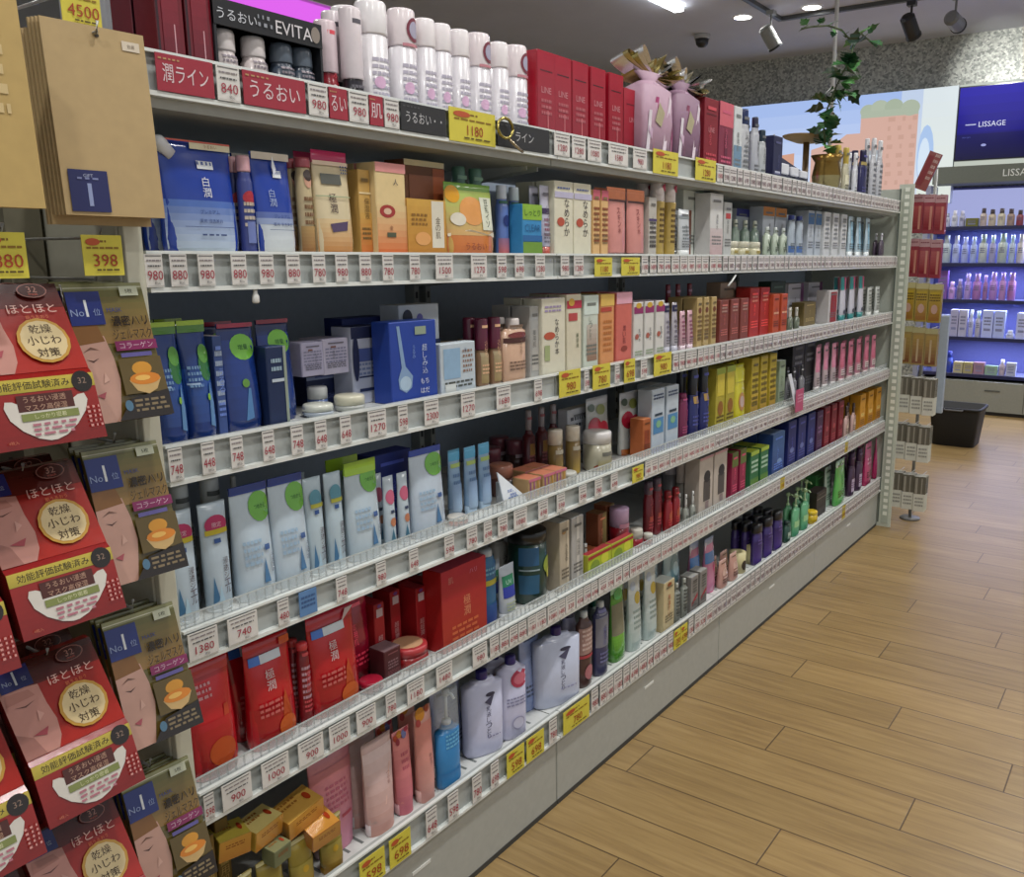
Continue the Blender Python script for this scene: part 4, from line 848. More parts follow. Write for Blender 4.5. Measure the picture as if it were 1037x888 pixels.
I(S, 'carton', [(608, 622, 298)], 'peach orange carton with golden top', 'd0905c', 'e0c070', [('r', -.5, .84, .5, 1, 'd8b45c'), ('r', -.5, .76, .3, .82, 'b04434'), ('l', -.3, .6, .3, 6, .08, 'b8743c')], back=.004, d=.05)
I(S, 'carton', [(624, 640, 296)], 'rose orange carton topped with pink', 'c8685c', 'e0a0b8', [('r', -.5, .84, .5, 1, 'dca4b4'), ('v', 0, .4, .08, '潤い肌', '7c2c34'), ('e', 0, .2, .2, .04, '8c3c34')], back=.004, d=.05)
ws = [('r', -.5, .80, .5, .92, '8c2c64'), ('e', 0, .94, .3, .05, 'c8a030'), ('v', .1, .42, .07, '乳液水', '3c3c48'), ('e', -.2, .4, .2, .05, 'a85c4c'), ('l', -.4, .12, .4, 2, .05, '8c9c7c')]
I(S, 'carton', [(642, 651, 306), (653, 662, 304), (664, 673, 305)], 'small white carton with plum band', 'cfcdc8', 'c8b4c8', ws, back=.006, d=.04)
I(S, 'cosmetic_tube', [(675, 681, 308), (683, 689, 306)], 'slim grey white tube with dark cap top', 'b4b0b8', 'b8b8c4', [('r', -.5, .82, .5, .95, '24244c'), ('l', -.3, .6, .3, 4, .1, '7c7484')], back=.006, d=.03)
I(S, 'cosmetic_tube', [(691, 697, 315), (699, 704, 314)], 'slim rose pink tube', 'c49aa4', 'd8c4cc', [('l', -.3, .7, .3, 5, .1, '8c4c64')], back=.006, d=.03)
I(S, 'lotion_bottle', [(676, 684, 288), (686, 694, 287), (697, 706, 290)], 'wine red capped bottle at the back', '7c5c6c', '8c2c3c', [('e', 0, .4, .3, .1, 'b8a050')], back=.11, cap=.3, d=.035)
I(S, 'carton', [(706, 711, 301), (713, 718, 301), (720, 726, 303)], 'golden beige carton with brown motif', 'b49c68', 'c8b47c', [('e', 0, .75, .3, .06, '6c3c20'), ('l', -.4, .6, .4, 6, .09, '7c6038')], back=.006, d=.045)
I(S, 'carton', [(729, 738, 288), (740, 748, 303), (750, 758, 302)], 'brick brown carton', '7c3c34', '8c5448', [('l', -.3, .8, .3, 2, .08, 'b08c80')], back=.006, d=.05)
I(S, 'carton', [(729, 745, 286)], 'cream-topped brown carton at the back', 'a08c78', 'd0b8a4', back=.08, d=.05)
I(S, 'carton', [(760, 768, 292), (770, 779, 291)], 'scarlet carton', 'a02420', 'b83428', [('l', -.3, .8, .3, 2, .08, 'd08070')], back=.02, d=.05)
I(S, 'carton', [(783, 789, 298), (791, 797, 306)], 'orange red carton', 'b04828', 'c46040', [('r', -.4, .5, .4, .55, 'd8a080')], back=.006, d=.04)
I(S, 'lotion_bottle', [(800, 804, 312), (807, 811, 313)], 'small dark green and white bottle', '5c6454', 'c8c4bc', back=.006, cap=.4, d=.03)
I(S, 'carton', [(780, 795, 285)], 'very dark green carton at the back', '1c3428', '243c30', back=.1, d=.05)
I(S, 'carton', [(799, 812, 287), (818, 832, 287)], 'pale grey white carton at the back', 'b0aeb8', 'c0bec8', [('r', .3, 0, .5, 1, '5c2c5c')], back=.1, d=.05)
I(S, 'carton', [(814, 826, 306)], 'olive brown carton', '6c5c34', '8c7c4c', back=.04, d=.05)
I(S, 'carton', [(839, 848, 294)], 'deep red carton framed in white', 'b8b4b4', 'c4c0c4', [('r', -.3, .0, .4, .95, '8c2028')], back=.006, d=.05)
I(S, 'cosmetic_tube', [(853, 859, 276), (862, 868, 280), (871, 877, 279)], 'white tube with teal and pink top', 'c4c4d0', '2c7c7c', [('r', -.5, .7, 0, .98, '2c8c8c'), ('r', .1, .7, .5, .98, 'c8547c'), ('e', 0, .2, .2, .05, '3c3c4c')], back=.01, d=.03)
I(S, 'cosmetic_tube', [(880, 885, 292), (888, 893, 290)], 'short pale grey tube at the far end', 'b8bcb8', 'd0d4d0', [('l', -.3, .7, .3, 4, .1, '6c706c')], back=.01, d=.03)

# ------------------------------------------------------------------ fourth shelf
S = 3
drop = [('p', [(-.36, .08), (-.28, .34), (-.16, .12)], '4c7ca4'), ('p', [(-.22, .08), (-.1, .25), (.0, .08)], 'b4d0e0'), ('v', .17, .33, .06, '浸透ジェル', '5c5058'), ('r', -.14, .635, .1, .675, '2c4c84')]
I(S, 'cosmetic_tube', [(174, 206, 517), (210, 240, 510)], 'tall white bottle with magenta round badge', 'b6c6d2', 'c8d4dc', drop + [('e', .02, .80, .40, .085, 'b03060'), ('r', -.4, .715, .4, .76, 'c0b030'), ('t', .02, .8, .045, '限定', 'e4b8c8')], back=.012, d=.035, cap=.03)
gb = [('e', .22, .80, .30, .13, '6cb040'), ('t', .22, .80, .04, 'つめかえ', '2c6428', .3), ('r', -.5, .93, .5, 1, '2c48a0'), ('p', [(.06, .14), (.14, .36), (.24, .14)], '4878a4'), ('l', -.35, .5, .1, 4, .06, '98b4cc'), ('r', .16, .42, .3, .47, '3c5c94'), ('v', .36, .3, .05, 'うるお', '5c5c6c')]
I(S, 'refill_pouch', [(243, 284, 490), (286, 312, 484)], 'white refill pouch with blue header and green badge', 'bacad6', '2c489c', gb, back=.008, d=.04, band=.94)
I(S, 'lotion_bottle', [(240, 252, 482)], 'small white pump nozzle bottle behind the pouches', 'b8c4cc', 'dce0e0', back=.085, cap=.3, capw=.4, d=.04)
I(S, 'lotion_bottle', [(182, 204, 492), (214, 234, 483)], 'clear capped white bottle in the rear row', 'aeb8bc', 'cdd5d8', back=.06, cap=.25, capw=.8, d=.04)
I(S, 'cosmetic_tube', [(314, 334, 484), (336, 354, 478)], 'white bottle with teal round badge', 'b4c6d0', 'd2dce0', drop + [('e', .02, .79, .34, .09, '5c94a8'), ('r', -.3, .70, .4, .74, 'b0b044')], back=.01, d=.035, cap=.03)
I(S, 'refill_pouch', [(356, 391, 466)], 'white refill pouch with lime green header', 'b8c8d2', '9cc43c', gb[:2] + [('r', -.5, .87, .5, 1, 'a0c838')] + gb[3:], back=.008, d=.04, band=.86)
I(S, 'cosmetic_tube', [(393, 405, 484), (407, 419, 478)], 'slim white bottle with pink oval badge', 'bccad4', 'dbe2e8', [('e', 0, .72, .42, .1, 'c0607c'), ('r', -.15, .5, .2, .54, '34405c'), ('e', 0, .38, .25, .06, 'b87858'), ('p', [(-.3, .1), (-.1, .3), (.1, .1)], '44748c')], back=.01, d=.03, cap=.03)
I(S, 'refill_pouch', [(421, 456, 453)], 'tall white refill pouch with blue header, rightmost pouch', 'bac8d6', '2c3c9c', gb, back=.008, d=.04, band=.93)
I(S, 'carton', [(378, 418, 458)], 'indigo topped carton behind the lime green pouch', '2c3c8c', '3040a0', back=.07, d=.04)
I(S, 'cosmetic_tube', [(458, 472, 451), (474, 488, 452), (490, 500, 450)], 'clear aqua tube with blue cap up', '8caccc', 'a4bcd0', [('g', -.5, .84, .5, 1, '58a8d0', '68b0d8'), ('r', -.4, .74, .4, .8, 'a8c070'), ('l', -.3, .6, .3, 4, .1, '6484b0'), ('g', -.4, .1, .4, .5, '9cb4cc', '88a4c8')], back=.035, d=.03)
I(S, 'cream_jar', [(455, 486, 512)], 'flat jar with white lid and orange band', 'b0543c', 'cfccc4', [('r', -.5, .1, .5, .5, 'b84c34')], back=.0, h=.018, w=.042, lid=.4)
X = XF - .025; yc = y_at(520, X, SURF[3] + .04)
t = tag(empty('easel_card', (X, yc, SURF[3] + .0006)), 'white triangular easel card with blue print on the fourth shelf', 'sign')
b = MB(); b.add([(0, -.028, 0), (.0, .055, 0), (-.02, -.028, .075), (-.003, -.028, 0), (-.003, .055, 0), (-.023, -.028, .075)], [(0, 1, 2), (5, 4, 3), (0, 3, 4, 1), (1, 4, 5, 2), (2, 5, 3, 0)], 'dadfe4', 'paper')
b.design([('t', -.15, .42, .09, 'お試し', '2c5cb0'), ('t', -.08, .30, .09, '使用後', '2c5cb0'), ('l', -.3, .2, .1, 1, .1, '3c64a8')], lambda u, v, o: (-v * .02 + o, .012 + u * .08, v * .075), .08, .075); child(b.build('card_face'), t)
b = MB(); b.box(-.045, -.004, 0, -.024, .0, .045, 'c9ced2'); child(b.build('strut'), t)
# wicker basket row of pinkish soaps and jars
rr = random.Random(5)
seq = [(505, 470, '8c5a50', 'b49c8c'), (520, 462, '9c6c5c', 'bca490'), (536, 458, 'b09078', 'c4a88c'), (552, 452, '8c4c48', 'a87c6c')]
I(S, 'carton', [(535, 548, 487), (550, 562, 479), (563, 573, 472)], 'small pink and gold striped carton', 'b59468', 'c87c60', [('r', -.4, .1, -.28, .9, '8c4c7c'), ('r', -.1, .1, .0, .9, '9c5c84'), ('r', .2, .1, .3, .9, 'b88c3c'), ('r', -.5, .86, .5, 1, 'c46c84')], back=.006, d=.045)
I(S, 'cream_jar', [(506, 528, 462)], 'round brown jar with pale label lying behind the easel card', '6c4c48', 'a8705c', [('r', -.35, .1, .3, .5, 'b4bcc4')], back=.06, h=.07, w=.055)
I(S, 'cream_jar', [(497, 513, 440), (515, 531, 436), (520, 541, 445)], 'dusky rose lidded jar in the rear of the shelf', '4c3434', '7c4450', [('r', -.4, .5, .4, .6, 'a8949c')], back=.15, h=.085, w=.05)
I(S, 'cream_jar', [(575, 590, 477)], 'small white lidded jar behind the price rail', 'a8a8a0', 'c8c8c0', back=.006, h=.026)
jr = [('g', -.4, .05, .4, .5, 'a88c3c', '8c7450'), ('r', -.4, .52, .4, .6, 'c4bca8')]
I(S, 'cream_jar', [(560, 577, 436), (578, 594, 431)], 'amber glass jar with pale lid', '8c7444', 'd6cdbc', jr, back=.045, w=.036, lid=.3)
I(S, 'lotion_bottle', [(535, 545, 415), (548, 558, 412), (561, 571, 410)], 'dark wine bottle with silver cap in back', '5c2028', '9c9498', [('r', -.3, .3, .3, .5, 'a87c3c')], back=.13, cap=.3, d=.035)
I(S, 'carton', [(573, 603, 414)], 'white card box with small black print behind jars', 'c2c6ce', 'd0d4da', [('l', -.4, .8, .0, 2, .12, '4c505c'), ('t', .2, .85, .12, 'NEW', '3c404c')], back=.10, d=.03)
I(S, 'cream_jar', [(606, 628, 437)], 'clear jar with white lid and red berry foot', 'a9a590', 'd6d4d2', [('e', -.3, .12, .16, .09, '8c3c20'), ('r', -.3, .4, .3, .5, '6c6c64'), ('g', -.4, .05, .4, .3, '9c8c44', 'a8a488')], back=.006, lid=.3)
ft = [('e', -.2, .56, .26, .14, 'a82038'), ('e', .15, .48, .26, .14, 'b02c40'), ('e', .1, .8, .2, .08, '8c9450'), ('e', -.3, .85, .14, .06, '4c5c4c'), ('e', 0, .25, .3, .08, 'c8ccd0'), ('r', -.5, 0, .5, .1, 'b0632c')]
I(S, 'refill_pouch', [(609, 630, 405), (632, 654, 400)], 'white pouch printed with red flowers', 'b9bcb8', 'c8ccd4', ft, back=.03, d=.03)
I(S, 'carton', [(651, 659, 424)], 'slim orange carton beside the flower pouches', 'a85c30', 'c87c4c', [('r', -.3, .2, .3, .7, '8c3c20')], back=.01, d=.04)
I(S, 'carton', [(660, 673, 394), (675, 687, 393)], 'blue and white gauze carton with dark foot', 'b4c0cc', 'd0d8e0', [('r', -.5, 0, .5, .08, '24408c'), ('r', -.4, .3, .4, .55, '4c84b4'), ('r', -.3, .58, .3, .62, '2c3c4c'), ('l', -.4, .9, .4, 2, .05, '3c4c6c'), ('e', .0, .45, .2, .06, '7cb08c')], back=.012, d=.045)
I(S, 'lotion_bottle', [(691, 699, 398)], 'slim maroon bottle', '6c1c44', '7c2450', back=.01, cap=.1, capw=.9, d=.04)
I(S, 'lotion_bottle', [(702, 710, 372), (712, 721, 370)], 'navy bottle with charcoal cap and gold square', '1c2460', '2c3038', [('r', -.3, .5, .3, .6, 'a8884c')], back=.008, cap=.38, capw=.9, d=.045)
yl = [('r', -.4, .55, .4, .9, 'c8b840'), ('e', 0, .35, .3, .12, '8c5c24'), ('l', -.4, .2, .4, 2, .06, '5c4c1c'), ('r', -.5, .9, .5, 1, '90a040')]
I(S, 'carton', [(725, 734, 373), (736, 743, 370)], 'olive yellow carton', 'a89c34', 'b8b450', yl, back=.006, d=.05)
I(S, 'refill_pouch', [(746, 758, 368)], 'bright lemon yellow pouch', 'c8c020', 'd8d428', [('e', 0, .35, .3, .16, 'b8884c'), ('e', 0, .35, .2, .1, 'c0a8a0'), ('r', -.5, .7, .5, .9, 'dcd820')], back=.006, d=.03)
I(S, 'carton', [(761, 768, 362), (770, 777, 360), (779, 786, 362)], 'golden yellow carton with brown print', 'b09c30', 'c8c050', [('g', -.5, 0, .5, .4, 'a07c2c', 'b89c34'), ('l', -.4, .7, .4, 6, .1, '6c5c20')], back=.006, d=.05)
I(S, 'carton', [(789, 795, 365)], 'dull green white carton right of the yellow row', '8c9c84', 'd8e0d8', back=.01, d=.045)
I(S, 'carton', [(802, 814, 346), (816, 824, 343)], 'black carton', '1c1c22', '26262c', [('l', -.3, .7, .3, 2, .1, '6c6c74')], back=.03, d=.06)
I(S, 'lotion_bottle', [(804, 808, 372), (812, 816, 371)], 'small smoky grey bottle before the black cartons', '6c6c70', '3c3c40', back=.006, cap=.3, d=.03)
I(S, 'cosmetic_tube', [(828, 833, 350), (836, 841, 349), (844, 849, 347)], 'pale pink tube with grey foot', 'b8a8ac', 'c4c0c0', [('g', -.5, .45, .5, 1, 'c87c98', 'd894ac')], back=.01, d=.035)
I(S, 'cosmetic_tube', [(853, 858, 345), (861, 866, 344), (869, 874, 343), (877, 882, 342), (884, 889, 341)], 'rose pink tube with hooked top', 'c08494', 'c8b4b4', [('g', -.5, .4, .5, 1, 'b85c74', 'd07c98'), ('r', -.4, .2, .4, .35, 'd8ccc8')], back=.01, d=.035)
X = XF + .022; ya = y_at(806, X, SURF[3] + .05)
t = tag(empty('shelf_talker', (X, ya, SURF[3] - .01)), 'narrow white talker strip with pink card leaning off the rail', 'sign')
b = MB(); b.add([(-.012, -.05, .13), (-.012, -.02, .13), (0, .035, 0), (0, .005, 0), (-.014, -.05, .13), (-.014, -.02, .13), (-.002, .035, 0), (-.002, .005, 0)], [(0, 3, 2, 1), (4, 5, 6, 7), (0, 1, 5, 4), (1, 2, 6, 5), (2, 3, 7, 6), (3, 0, 4, 7)], 'cfd3dc', 'paper'); child(b.build('strip'), t)
b = MB(); b.box(.0, .0, -.01, .0015, .075, .07, 'b44c70', 'paper'); b.design([('l', -.3, .7, .3, 3, .14, 'd894ac')], lambda u, v, o: (.0015 + o, .0375 + u * .075, -.01 + v * .08), .075, .08); child(b.build('pink_card'), t)

# ------------------------------------------------------------------ fifth shelf
S = 4
rd = [('g', -.5, .0, .5, .4, '8c1018', 'a81420'), ('r', -.42, .79, -.2, .87, '3c6cc0'), ('r', -.2, .79, .24, .87, 'c4ccd4'), ('v', -.06, .63, .09, '極潤', 'd0b8bc'), ('p', [(.05, .08), (.14, .42), (.2, .5), (.28, .3), (.36, .1)], 'b0401c'), ('e', .18, .16, .2, .1, 'b8501c'), ('r', .25, .89, .5, .96, 'd8541c'), ('l', -.36, .42, .1, 3, .05, 'c05c5c')]
I(S, 'refill_pouch', [(197, 245, 668)], 'scarlet refill pouch nearest the camera', 'c01c28', 'd03c44', [('g', -.5, .0, .5, .5, '8c0e16', 'b41824'), ('l', -.42, .80, .0, 3, .05, 'c88c94'), ('p', [(.1, .1), (.2, .6), (.3, .6), (.36, .1)], 'bc3c28'), ('e', .05, .22, .3, .12, 'b04418')], back=.006, d=.045)
I(S, 'refill_pouch', [(256, 305, 645)], 'red refill pouch with blue white label, orange corner', 'b41420', 'c42830', rd, back=.006, d=.045)
I(S, 'lotion_bottle', [(306, 318, 650)], 'slim dark red sachet bottle between the red pouches', '7c1820', 'c43c40', [('l', -.4, .7, .4, 6, .07, 'b8909c')], back=.012, cap=.08, capw=.9)
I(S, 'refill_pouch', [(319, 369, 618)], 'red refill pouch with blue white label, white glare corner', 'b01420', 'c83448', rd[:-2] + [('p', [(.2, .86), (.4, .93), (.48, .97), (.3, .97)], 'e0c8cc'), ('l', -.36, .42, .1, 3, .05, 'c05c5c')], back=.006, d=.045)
I(S, 'refill_pouch', [(345, 385, 602)], 'plain crimson refill pouch standing behind', 'a81434', 'b8204c', [('g', -.5, 0, .5, .9, '7c0c20', 'a81838')], back=.065, d=.04)
I(S, 'cream_jar', [(371, 397, 676)], 'shiny crimson oval compact on the shelf edge', '7c0c20', 'a01c34', [('r', -.3, .4, .2, .5, 'd08894')], back=.0, h=.022, w=.045, lid=.55)
spine = [('r', -.3, .80, .3, .92, 'c8b4b8'), ('e', 0, .96, .2, .025, '6c3c84'), ('v', 0, .4, .08, '超超潤', 'd0a0a0')]
for i, (a, b_) in enumerate(((391, 398), (399, 407), (408, 416), (417, 425), (426, 434))):
    pass
I(S, 'carton', [(386, 396, 614), (397, 407, 607), (408, 418, 601), (419, 429, 594), (430, 441, 588)], 'thin red carton seen from its lettered spine', '9c141c', 'b82838', spine, back=.055, d=.05)
I(S, 'carton', [(444, 490, 572)], 'large red carton with pink top edge', 'a81c1c', 'd0506c', [('g', -.5, 0, .5, 1, 'a8341c', 'a0182c'), ('v', .05, .48, .12, '極潤', 'd08864'), ('t', -.3, .86, .08, '肌', 'b8786c'), ('t', .2, .88, .06, 'ハリ', 'c07c98'), ('l', -.3, .25, .3, 3, .07, 'c8643c')], back=.012, d=.05)
I(S, 'cream_jar', [(408, 443, 640)], 'round red jar with beige disc lid', '8c1418', 'b4383c', [('r', -.4, .2, .4, .45, 'a83838')], back=.006, h=.042, lid=.4, DT=[('e', 0, .5, .38, .38, 'c89c78')])
I(S, 'carton', [(389, 406, 637)], 'low dark clear carton left of the beige lidded jar', '4c1c20', '7c6468', [('l', -.3, .6, .3, 3, .1, '8c6c70')], back=.02, h=.06)
I(S, 'lotion_bottle', [(488, 508, 556)], 'teal blue bottle with yellow band', '245c84', 'c4d0d8', [('r', -.5, .55, .5, .62, 'b0a83c'), ('l', -.3, .75, .3, 2, .06, '6ca0bc'), ('g', -.5, .05, .5, .3, '22387c', '28508c')], back=.02, cap=.08, capw=.9, d=.035)
I(S, 'cosmetic_tube', [(509, 527, 572)], 'silver white tube with green and indigo square', 'b4bcc4', 'ccd2d6', [('r', -.4, .62, .3, .82, '2c7c5c'), ('r', -.4, .42, .3, .62, '2c3c9c'), ('t', -.05, .7, .08, 'UV', 'b0dcc8'), ('l', -.3, .3, .3, 3, .06, 'a8b490')], back=.006, d=.035)
I(S, 'lotion_bottle', [(510, 528, 545)], 'pale bottle with beige shoulder behind the silver tube', 'b8b8b4', 'd0cabc', back=.055, cap=.1, d=.04)
dk = [('r', -.5, .55, -.15, .8, '2c5c84'), ('r', -.5, .15, -.15, .42, '2c5c7c'), ('e', .2, .52, .22, .12, '8c9c3c'), ('e', .25, .4, .14, .08, 'b8b44c'), ('r', -.5, .48, -.15, .5, '9cb0b8')]
I(S, 'cream_jar', [(534, 566, 537)], 'dark green canister with black lid', '1c3c34', '17191a', dk, back=.008, lid=.16)
I(S, 'carton', [(567, 577, 528)], 'tall champagne carton with white top', 'b4a894', 'dfe2de', [('r', .2, 0, .36, 1, 'd0c4ac'), ('e', -.1, .85, .2, .03, '9c7c54')], back=.008, d=.05)
I(S, 'carton', [(579, 591, 523)], 'tall silver beige carton right of the champagne one', 'aaa8a4', 'e4e6e4', [('r', -.1, 0, .1, 1, 'c8c4bc')], back=.008, d=.05)
I(S, 'carton', [(597, 610, 558)], 'terracotta carton partly hidden', '8c4c30', 'a8603c', [('e', 0, .6, .3, .14, 'c87c3c')], back=.045, d=.05)
yg = [('p', [(-.5, 0), (.5, 0), (.5, 1), (-.5, .7)], 'a8b82c'), ('e', -.2, .45, .2, .25, '7c9430'), ('e', .22, .6, .16, .26, 'c8cc3c'), ('r', -.5, .8, .5, .92, '9c2c2c')]
I(S, 'carton', [(597, 617, 577), (619, 641, 561)], 'flat yellow green carton of masks at the front', 'a8a838', '9c3438', yg, back=.0, d=.02, h=.062)
I(S, 'lotion_bottle', [(592, 599, 553)], 'little white capped amber bottle', 'a87c38', 'd6d8d4', back=.01, cap=.35, d=.02)
I(S, 'carton', [(606, 614, 520), (616, 624, 515)], 'rust and olive carton at mid shelf', '8c5034', 'a4744c', [('r', 0, 0, .5, 1, '8c7848')], back=.06, d=.04)
I(S, 'cream_jar', [(628, 643, 514)], 'cube-like crimson jar with pink and blue lid', '8c1424', 'c8a8c8', [('r', -.5, .56, .5, .66, 'c88ca0')], back=.03, lid=.42)
I(S, 'cream_jar', [(645, 655, 535)], 'small crimson jar with white cap', '94182c', 'c8c4b8', back=.015, lid=.5)
I(S, 'cream_jar', [(657, 664, 552)], 'tiny crimson jar with white cap, nearer the front', '94182c', 'd0d0c4', back=.004, lid=.5, h=.03)
I(S, 'lotion_bottle', [(657, 664, 490), (667, 673, 483)], 'deep red bottle with grey pink cap', '6c1420', '5c4c5c', [('r', -.3, .3, .3, .4, 'a84c3c')], back=.03, cap=.22, capw=.9, d=.04)
I(S, 'lotion_bottle', [(676, 682, 497), (685, 690, 510)], 'blood red squat bottle', '84141c', '7c1820', [('e', 0, .4, .3, .14, 'a8543c')], back=.012, cap=.2, capw=.8, d=.04)
I(S, 'cream_jar', [(683, 695, 468)], 'smoky grey jar on the fifth shelf', '7c7c80', 'b0acb4', back=.06, lid=.3)
I(S, 'cream_jar', [(696, 705, 470)], 'jar with pearl lid and rust red side', '9c9890', 'd0c4bc', [('r', .1, .3, .5, 1, '7c3828')], back=.03, lid=.4)
I(S, 'lotion_bottle', [(695, 699, 503), (702, 706, 497)], 'slender frosted bottle with white nozzle', '8c9088', 'cfd2cf', back=.006, cap=.4, capw=.4, d=.025)
I(S, 'carton', [(709, 721, 462), (723, 736, 456)], 'champagne gift carton with black perfume bottle print', 'b8aea4', 'b8b4b4', [('r', -.2, .25, .3, .6, '4c4848'), ('e', .05, .66, .24, .1, '26262c'), ('r', -.05, .12, .2, .24, '8c7c7c'), ('r', -.5, .96, .5, 1, 'cc9ca4')], back=.006, d=.05)
I(S, 'carton', [(741, 747, 458), (749, 755, 466)], 'wine and green topped carton', '8c2044', '5c6430', [('r', -.5, .7, .5, 1, '5c6c34')], back=.006, d=.045)
I(S, 'carton', [(760, 768, 458), (770, 778, 452)], 'leaf green carton with white lettering', '2c6c44', 'a8b838', [('l', -.4, .7, .4, 3, .12, 'b0d0b8'), ('g', -.5, 0, .5, .3, '7c9c38', '4c7c3c'), ('r', -.5, .9, .5, 1, '9cb440')], back=.006, d=.05)
I(S, 'carton', [(782, 794, 438)], 'steel blue carton', '2c4c8c', '8098c0', [('g', -.5, 0, .5, 1, '243c7c', '3c6498'), ('e', .1, .35, .2, .06, '7c9cc8')], back=.006, d=.055)
I(S, 'carton', [(798, 806, 424), (808, 816, 422), (818, 825, 418)], 'deep navy carton', '1a2466', '3c50a0', [('e', 0, .4, .24, .06, '6c78b0')], back=.006, d=.055)
I(S, 'carton', [(827, 833, 416)], 'dark plum carton', '3c1c44', '5c3464', [('l', -.3, .6, .3, 2, .1, '8c6c94')], back=.006, d=.05)
I(S, 'carton', [(835, 840, 411), (842, 847, 409), (849, 854, 407)], 'dark cherry red carton', '701424', 'c07c88', [('e', 0, .5, .24, .06, 'a84c50')], back=.006, d=.055)
I(S, 'lotion_bottle', [(857, 861, 411), (864, 868, 409)], 'pink beige bottle with dark stopper', 'b89890', '4c3c3c', [('r', -.3, .2, .3, .5, 'd0b8a8')], back=.006, cap=.3, d=.03)
I(S, 'carton', [(871, 876, 399), (879, 884, 396), (887, 892, 393)], 'amber yellow carton', 'c08820', 'd0a040', [('g', -.5, 0, .5, .6, 'a8681c', 'c89028'), ('r', -.3, .4, .3, .5, 'd8b868')], back=.006, d=.05)

# ------------------------------------------------------------------ bottom shelf
S = 5
pk = [('g', -.5, .0, .5, .8, 'c888a0', 'd08488'), ('p', [(-.4, .25), (.1, .6), (.15, .55), (-.3, .2)], 'd8a0ac'), ('l', -.2, .62, .3, 5, .05, 'b86478'), ('r', .08, .3, .34, .33, 'b04c5c')]
I(S, 'cosmetic_tube', [(322, 368, 765)], 'rose pink tube with teal leafy top', 'cf8894', 'd0b4bc', pk + [('p', [(-.3, .95), (-.1, .9), (.3, .94), (.42, 1), (-.3, 1)], '3c7480')], back=.006, d=.04)
I(S, 'cosmetic_tube', [(372, 404, 748)], 'pearl white tube with peach lower half', 'c8a8a0', 'dcd2d2', [('g', -.5, .0, .5, .9, 'c8988c', 'd4c0c0'), ('v', .22, .55, .04, 'つや肌', 'a87c74'), ('p', [(0, .3), (.3, .7), (.34, .7), (.05, .3)], 'dab4a8')], back=.012, d=.04)
fl = [('e', -.35, .93, .12, .04, 'a84028'), ('e', -.15, .96, .14, .045, 'b87828'), ('e', -.28, .88, .1, .04, '8c2c3c'), ('e', .1, .94, .14, .05, '6c70a0'), ('e', .25, .98, .12, .03, '9c3044')]
I(S, 'cosmetic_tube', [(404, 424, 738)], 'coral pink tube with berry wreath top', 'd07c7c', 'd8a8ac', [('g', -.5, .0, .5, .9, 'c06878', 'd48480'), ('l', -.2, .7, .2, 3, .08, 'b05464')] + fl, back=.016, d=.04)
I(S, 'cosmetic_tube', [(426, 446, 716)], 'peach pink tube with orange flower top', 'd0988c', 'dab4ac', [('g', -.5, .0, .5, .85, 'c89890', 'd08478'), ('v', .1, .45, .04, '桃セラ', '8c5c5c'), ('e', -.2, .95, .26, .07, 'd08c2c'), ('e', .2, .98, .14, .04, '9c4428'), ('e', -.35, .87, .12, .04, 'b04848')], back=.008, d=.04)
I(S, 'pump_bottle', [(447, 471, 697)], 'bright blue pump bottle in clear overcap', '2c78b0', 'd4dce0', [('l', -.3, .8, .3, 4, .06, '6cb4dc'), ('g', -.45, .05, .45, .25, '3c88c0', '2c70a8')], back=.006, d=.036, body=.68, over=1)
I(S, 'refill_pouch', [(441, 474, 690)], 'pale lavender refill pouch behind the blue pump', 'a8b0cc', 'b4bcd8', [('l', -.3, .7, .3, 3, .05, '8c94bc')], back=.075, d=.04)
wb = [('v', .05, .40, .06, '乳液しっとり', '4c4c68'), ('e', .1, .74, .12, .025, '3c3c54'), ('p', [(-.05, .66), (.2, .74), (.1, .6)], '50506c'), ('l', .0, .22, .36, 1, .03, '8c8cb0')]
I(S, 'lotion_bottle', [(480, 511, 678)], 'large white bottle with indigo cap, nearest of three', 'c0c2da', '2c2470', wb, back=.02, cap=.10, capw=.62, shoulder=.06, d=.042, n=2.6, rz=radians(-22))
I(S, 'lotion_bottle', [(513, 536, 663)], 'white bottle with indigo cap and red round sticker', 'bcbcd4', '2c2470', [('e', .18, .74, .34, .11, 'b03c58'), ('e', .18, .74, .24, .07, 'c86c80'), ('l', -.3, .5, .4, 3, .04, '8c8cac'), ('e', .1, .2, .24, .08, '9c9cba'), ('e', .1, .2, .2, .065, 'c0c0d6')], back=.01, cap=.10, capw=.6, shoulder=.06, d=.042, n=2.6, rz=radians(-22))
I(S, 'refill_pouch', [(530, 552, 638)], 'plain periwinkle refill pouch', '8c9cc4', '98a8d0', [('g', -.5, 0, .5, 1, '7c8cb8', 'a0b0d8')], back=.05, d=.035)
I(S, 'lotion_bottle', [(553, 587, 634)], 'large white bottle with indigo cap, right of periwinkle pouch', 'b8bed2', '2c1c60', wb, back=.012, cap=.10, capw=.6, shoulder=.06, d=.044, n=2.6, rz=radians(-22))
I(S, 'lotion_bottle', [(574, 588, 612)], 'violet capped bottle behind the large white one', 'a8a8c4', '44245c', back=.06, cap=.15, capw=.9, d=.04)
bt = [('r', -.5, .45, .5, .8, '9c7c74'), ('l', -.4, .75, .4, 5, .06, 'c8b0a8'), ('r', -.5, .4, .5, .44, 'a83c44'), ('e', 0, .2, .3, .1, 'a8686c')]
I(S, 'lotion_bottle', [(589, 604, 618)], 'brown refill bottle with white cap', '4c3430', 'c8d0d0', bt, back=.012, cap=.08, capw=.6, d=.036)
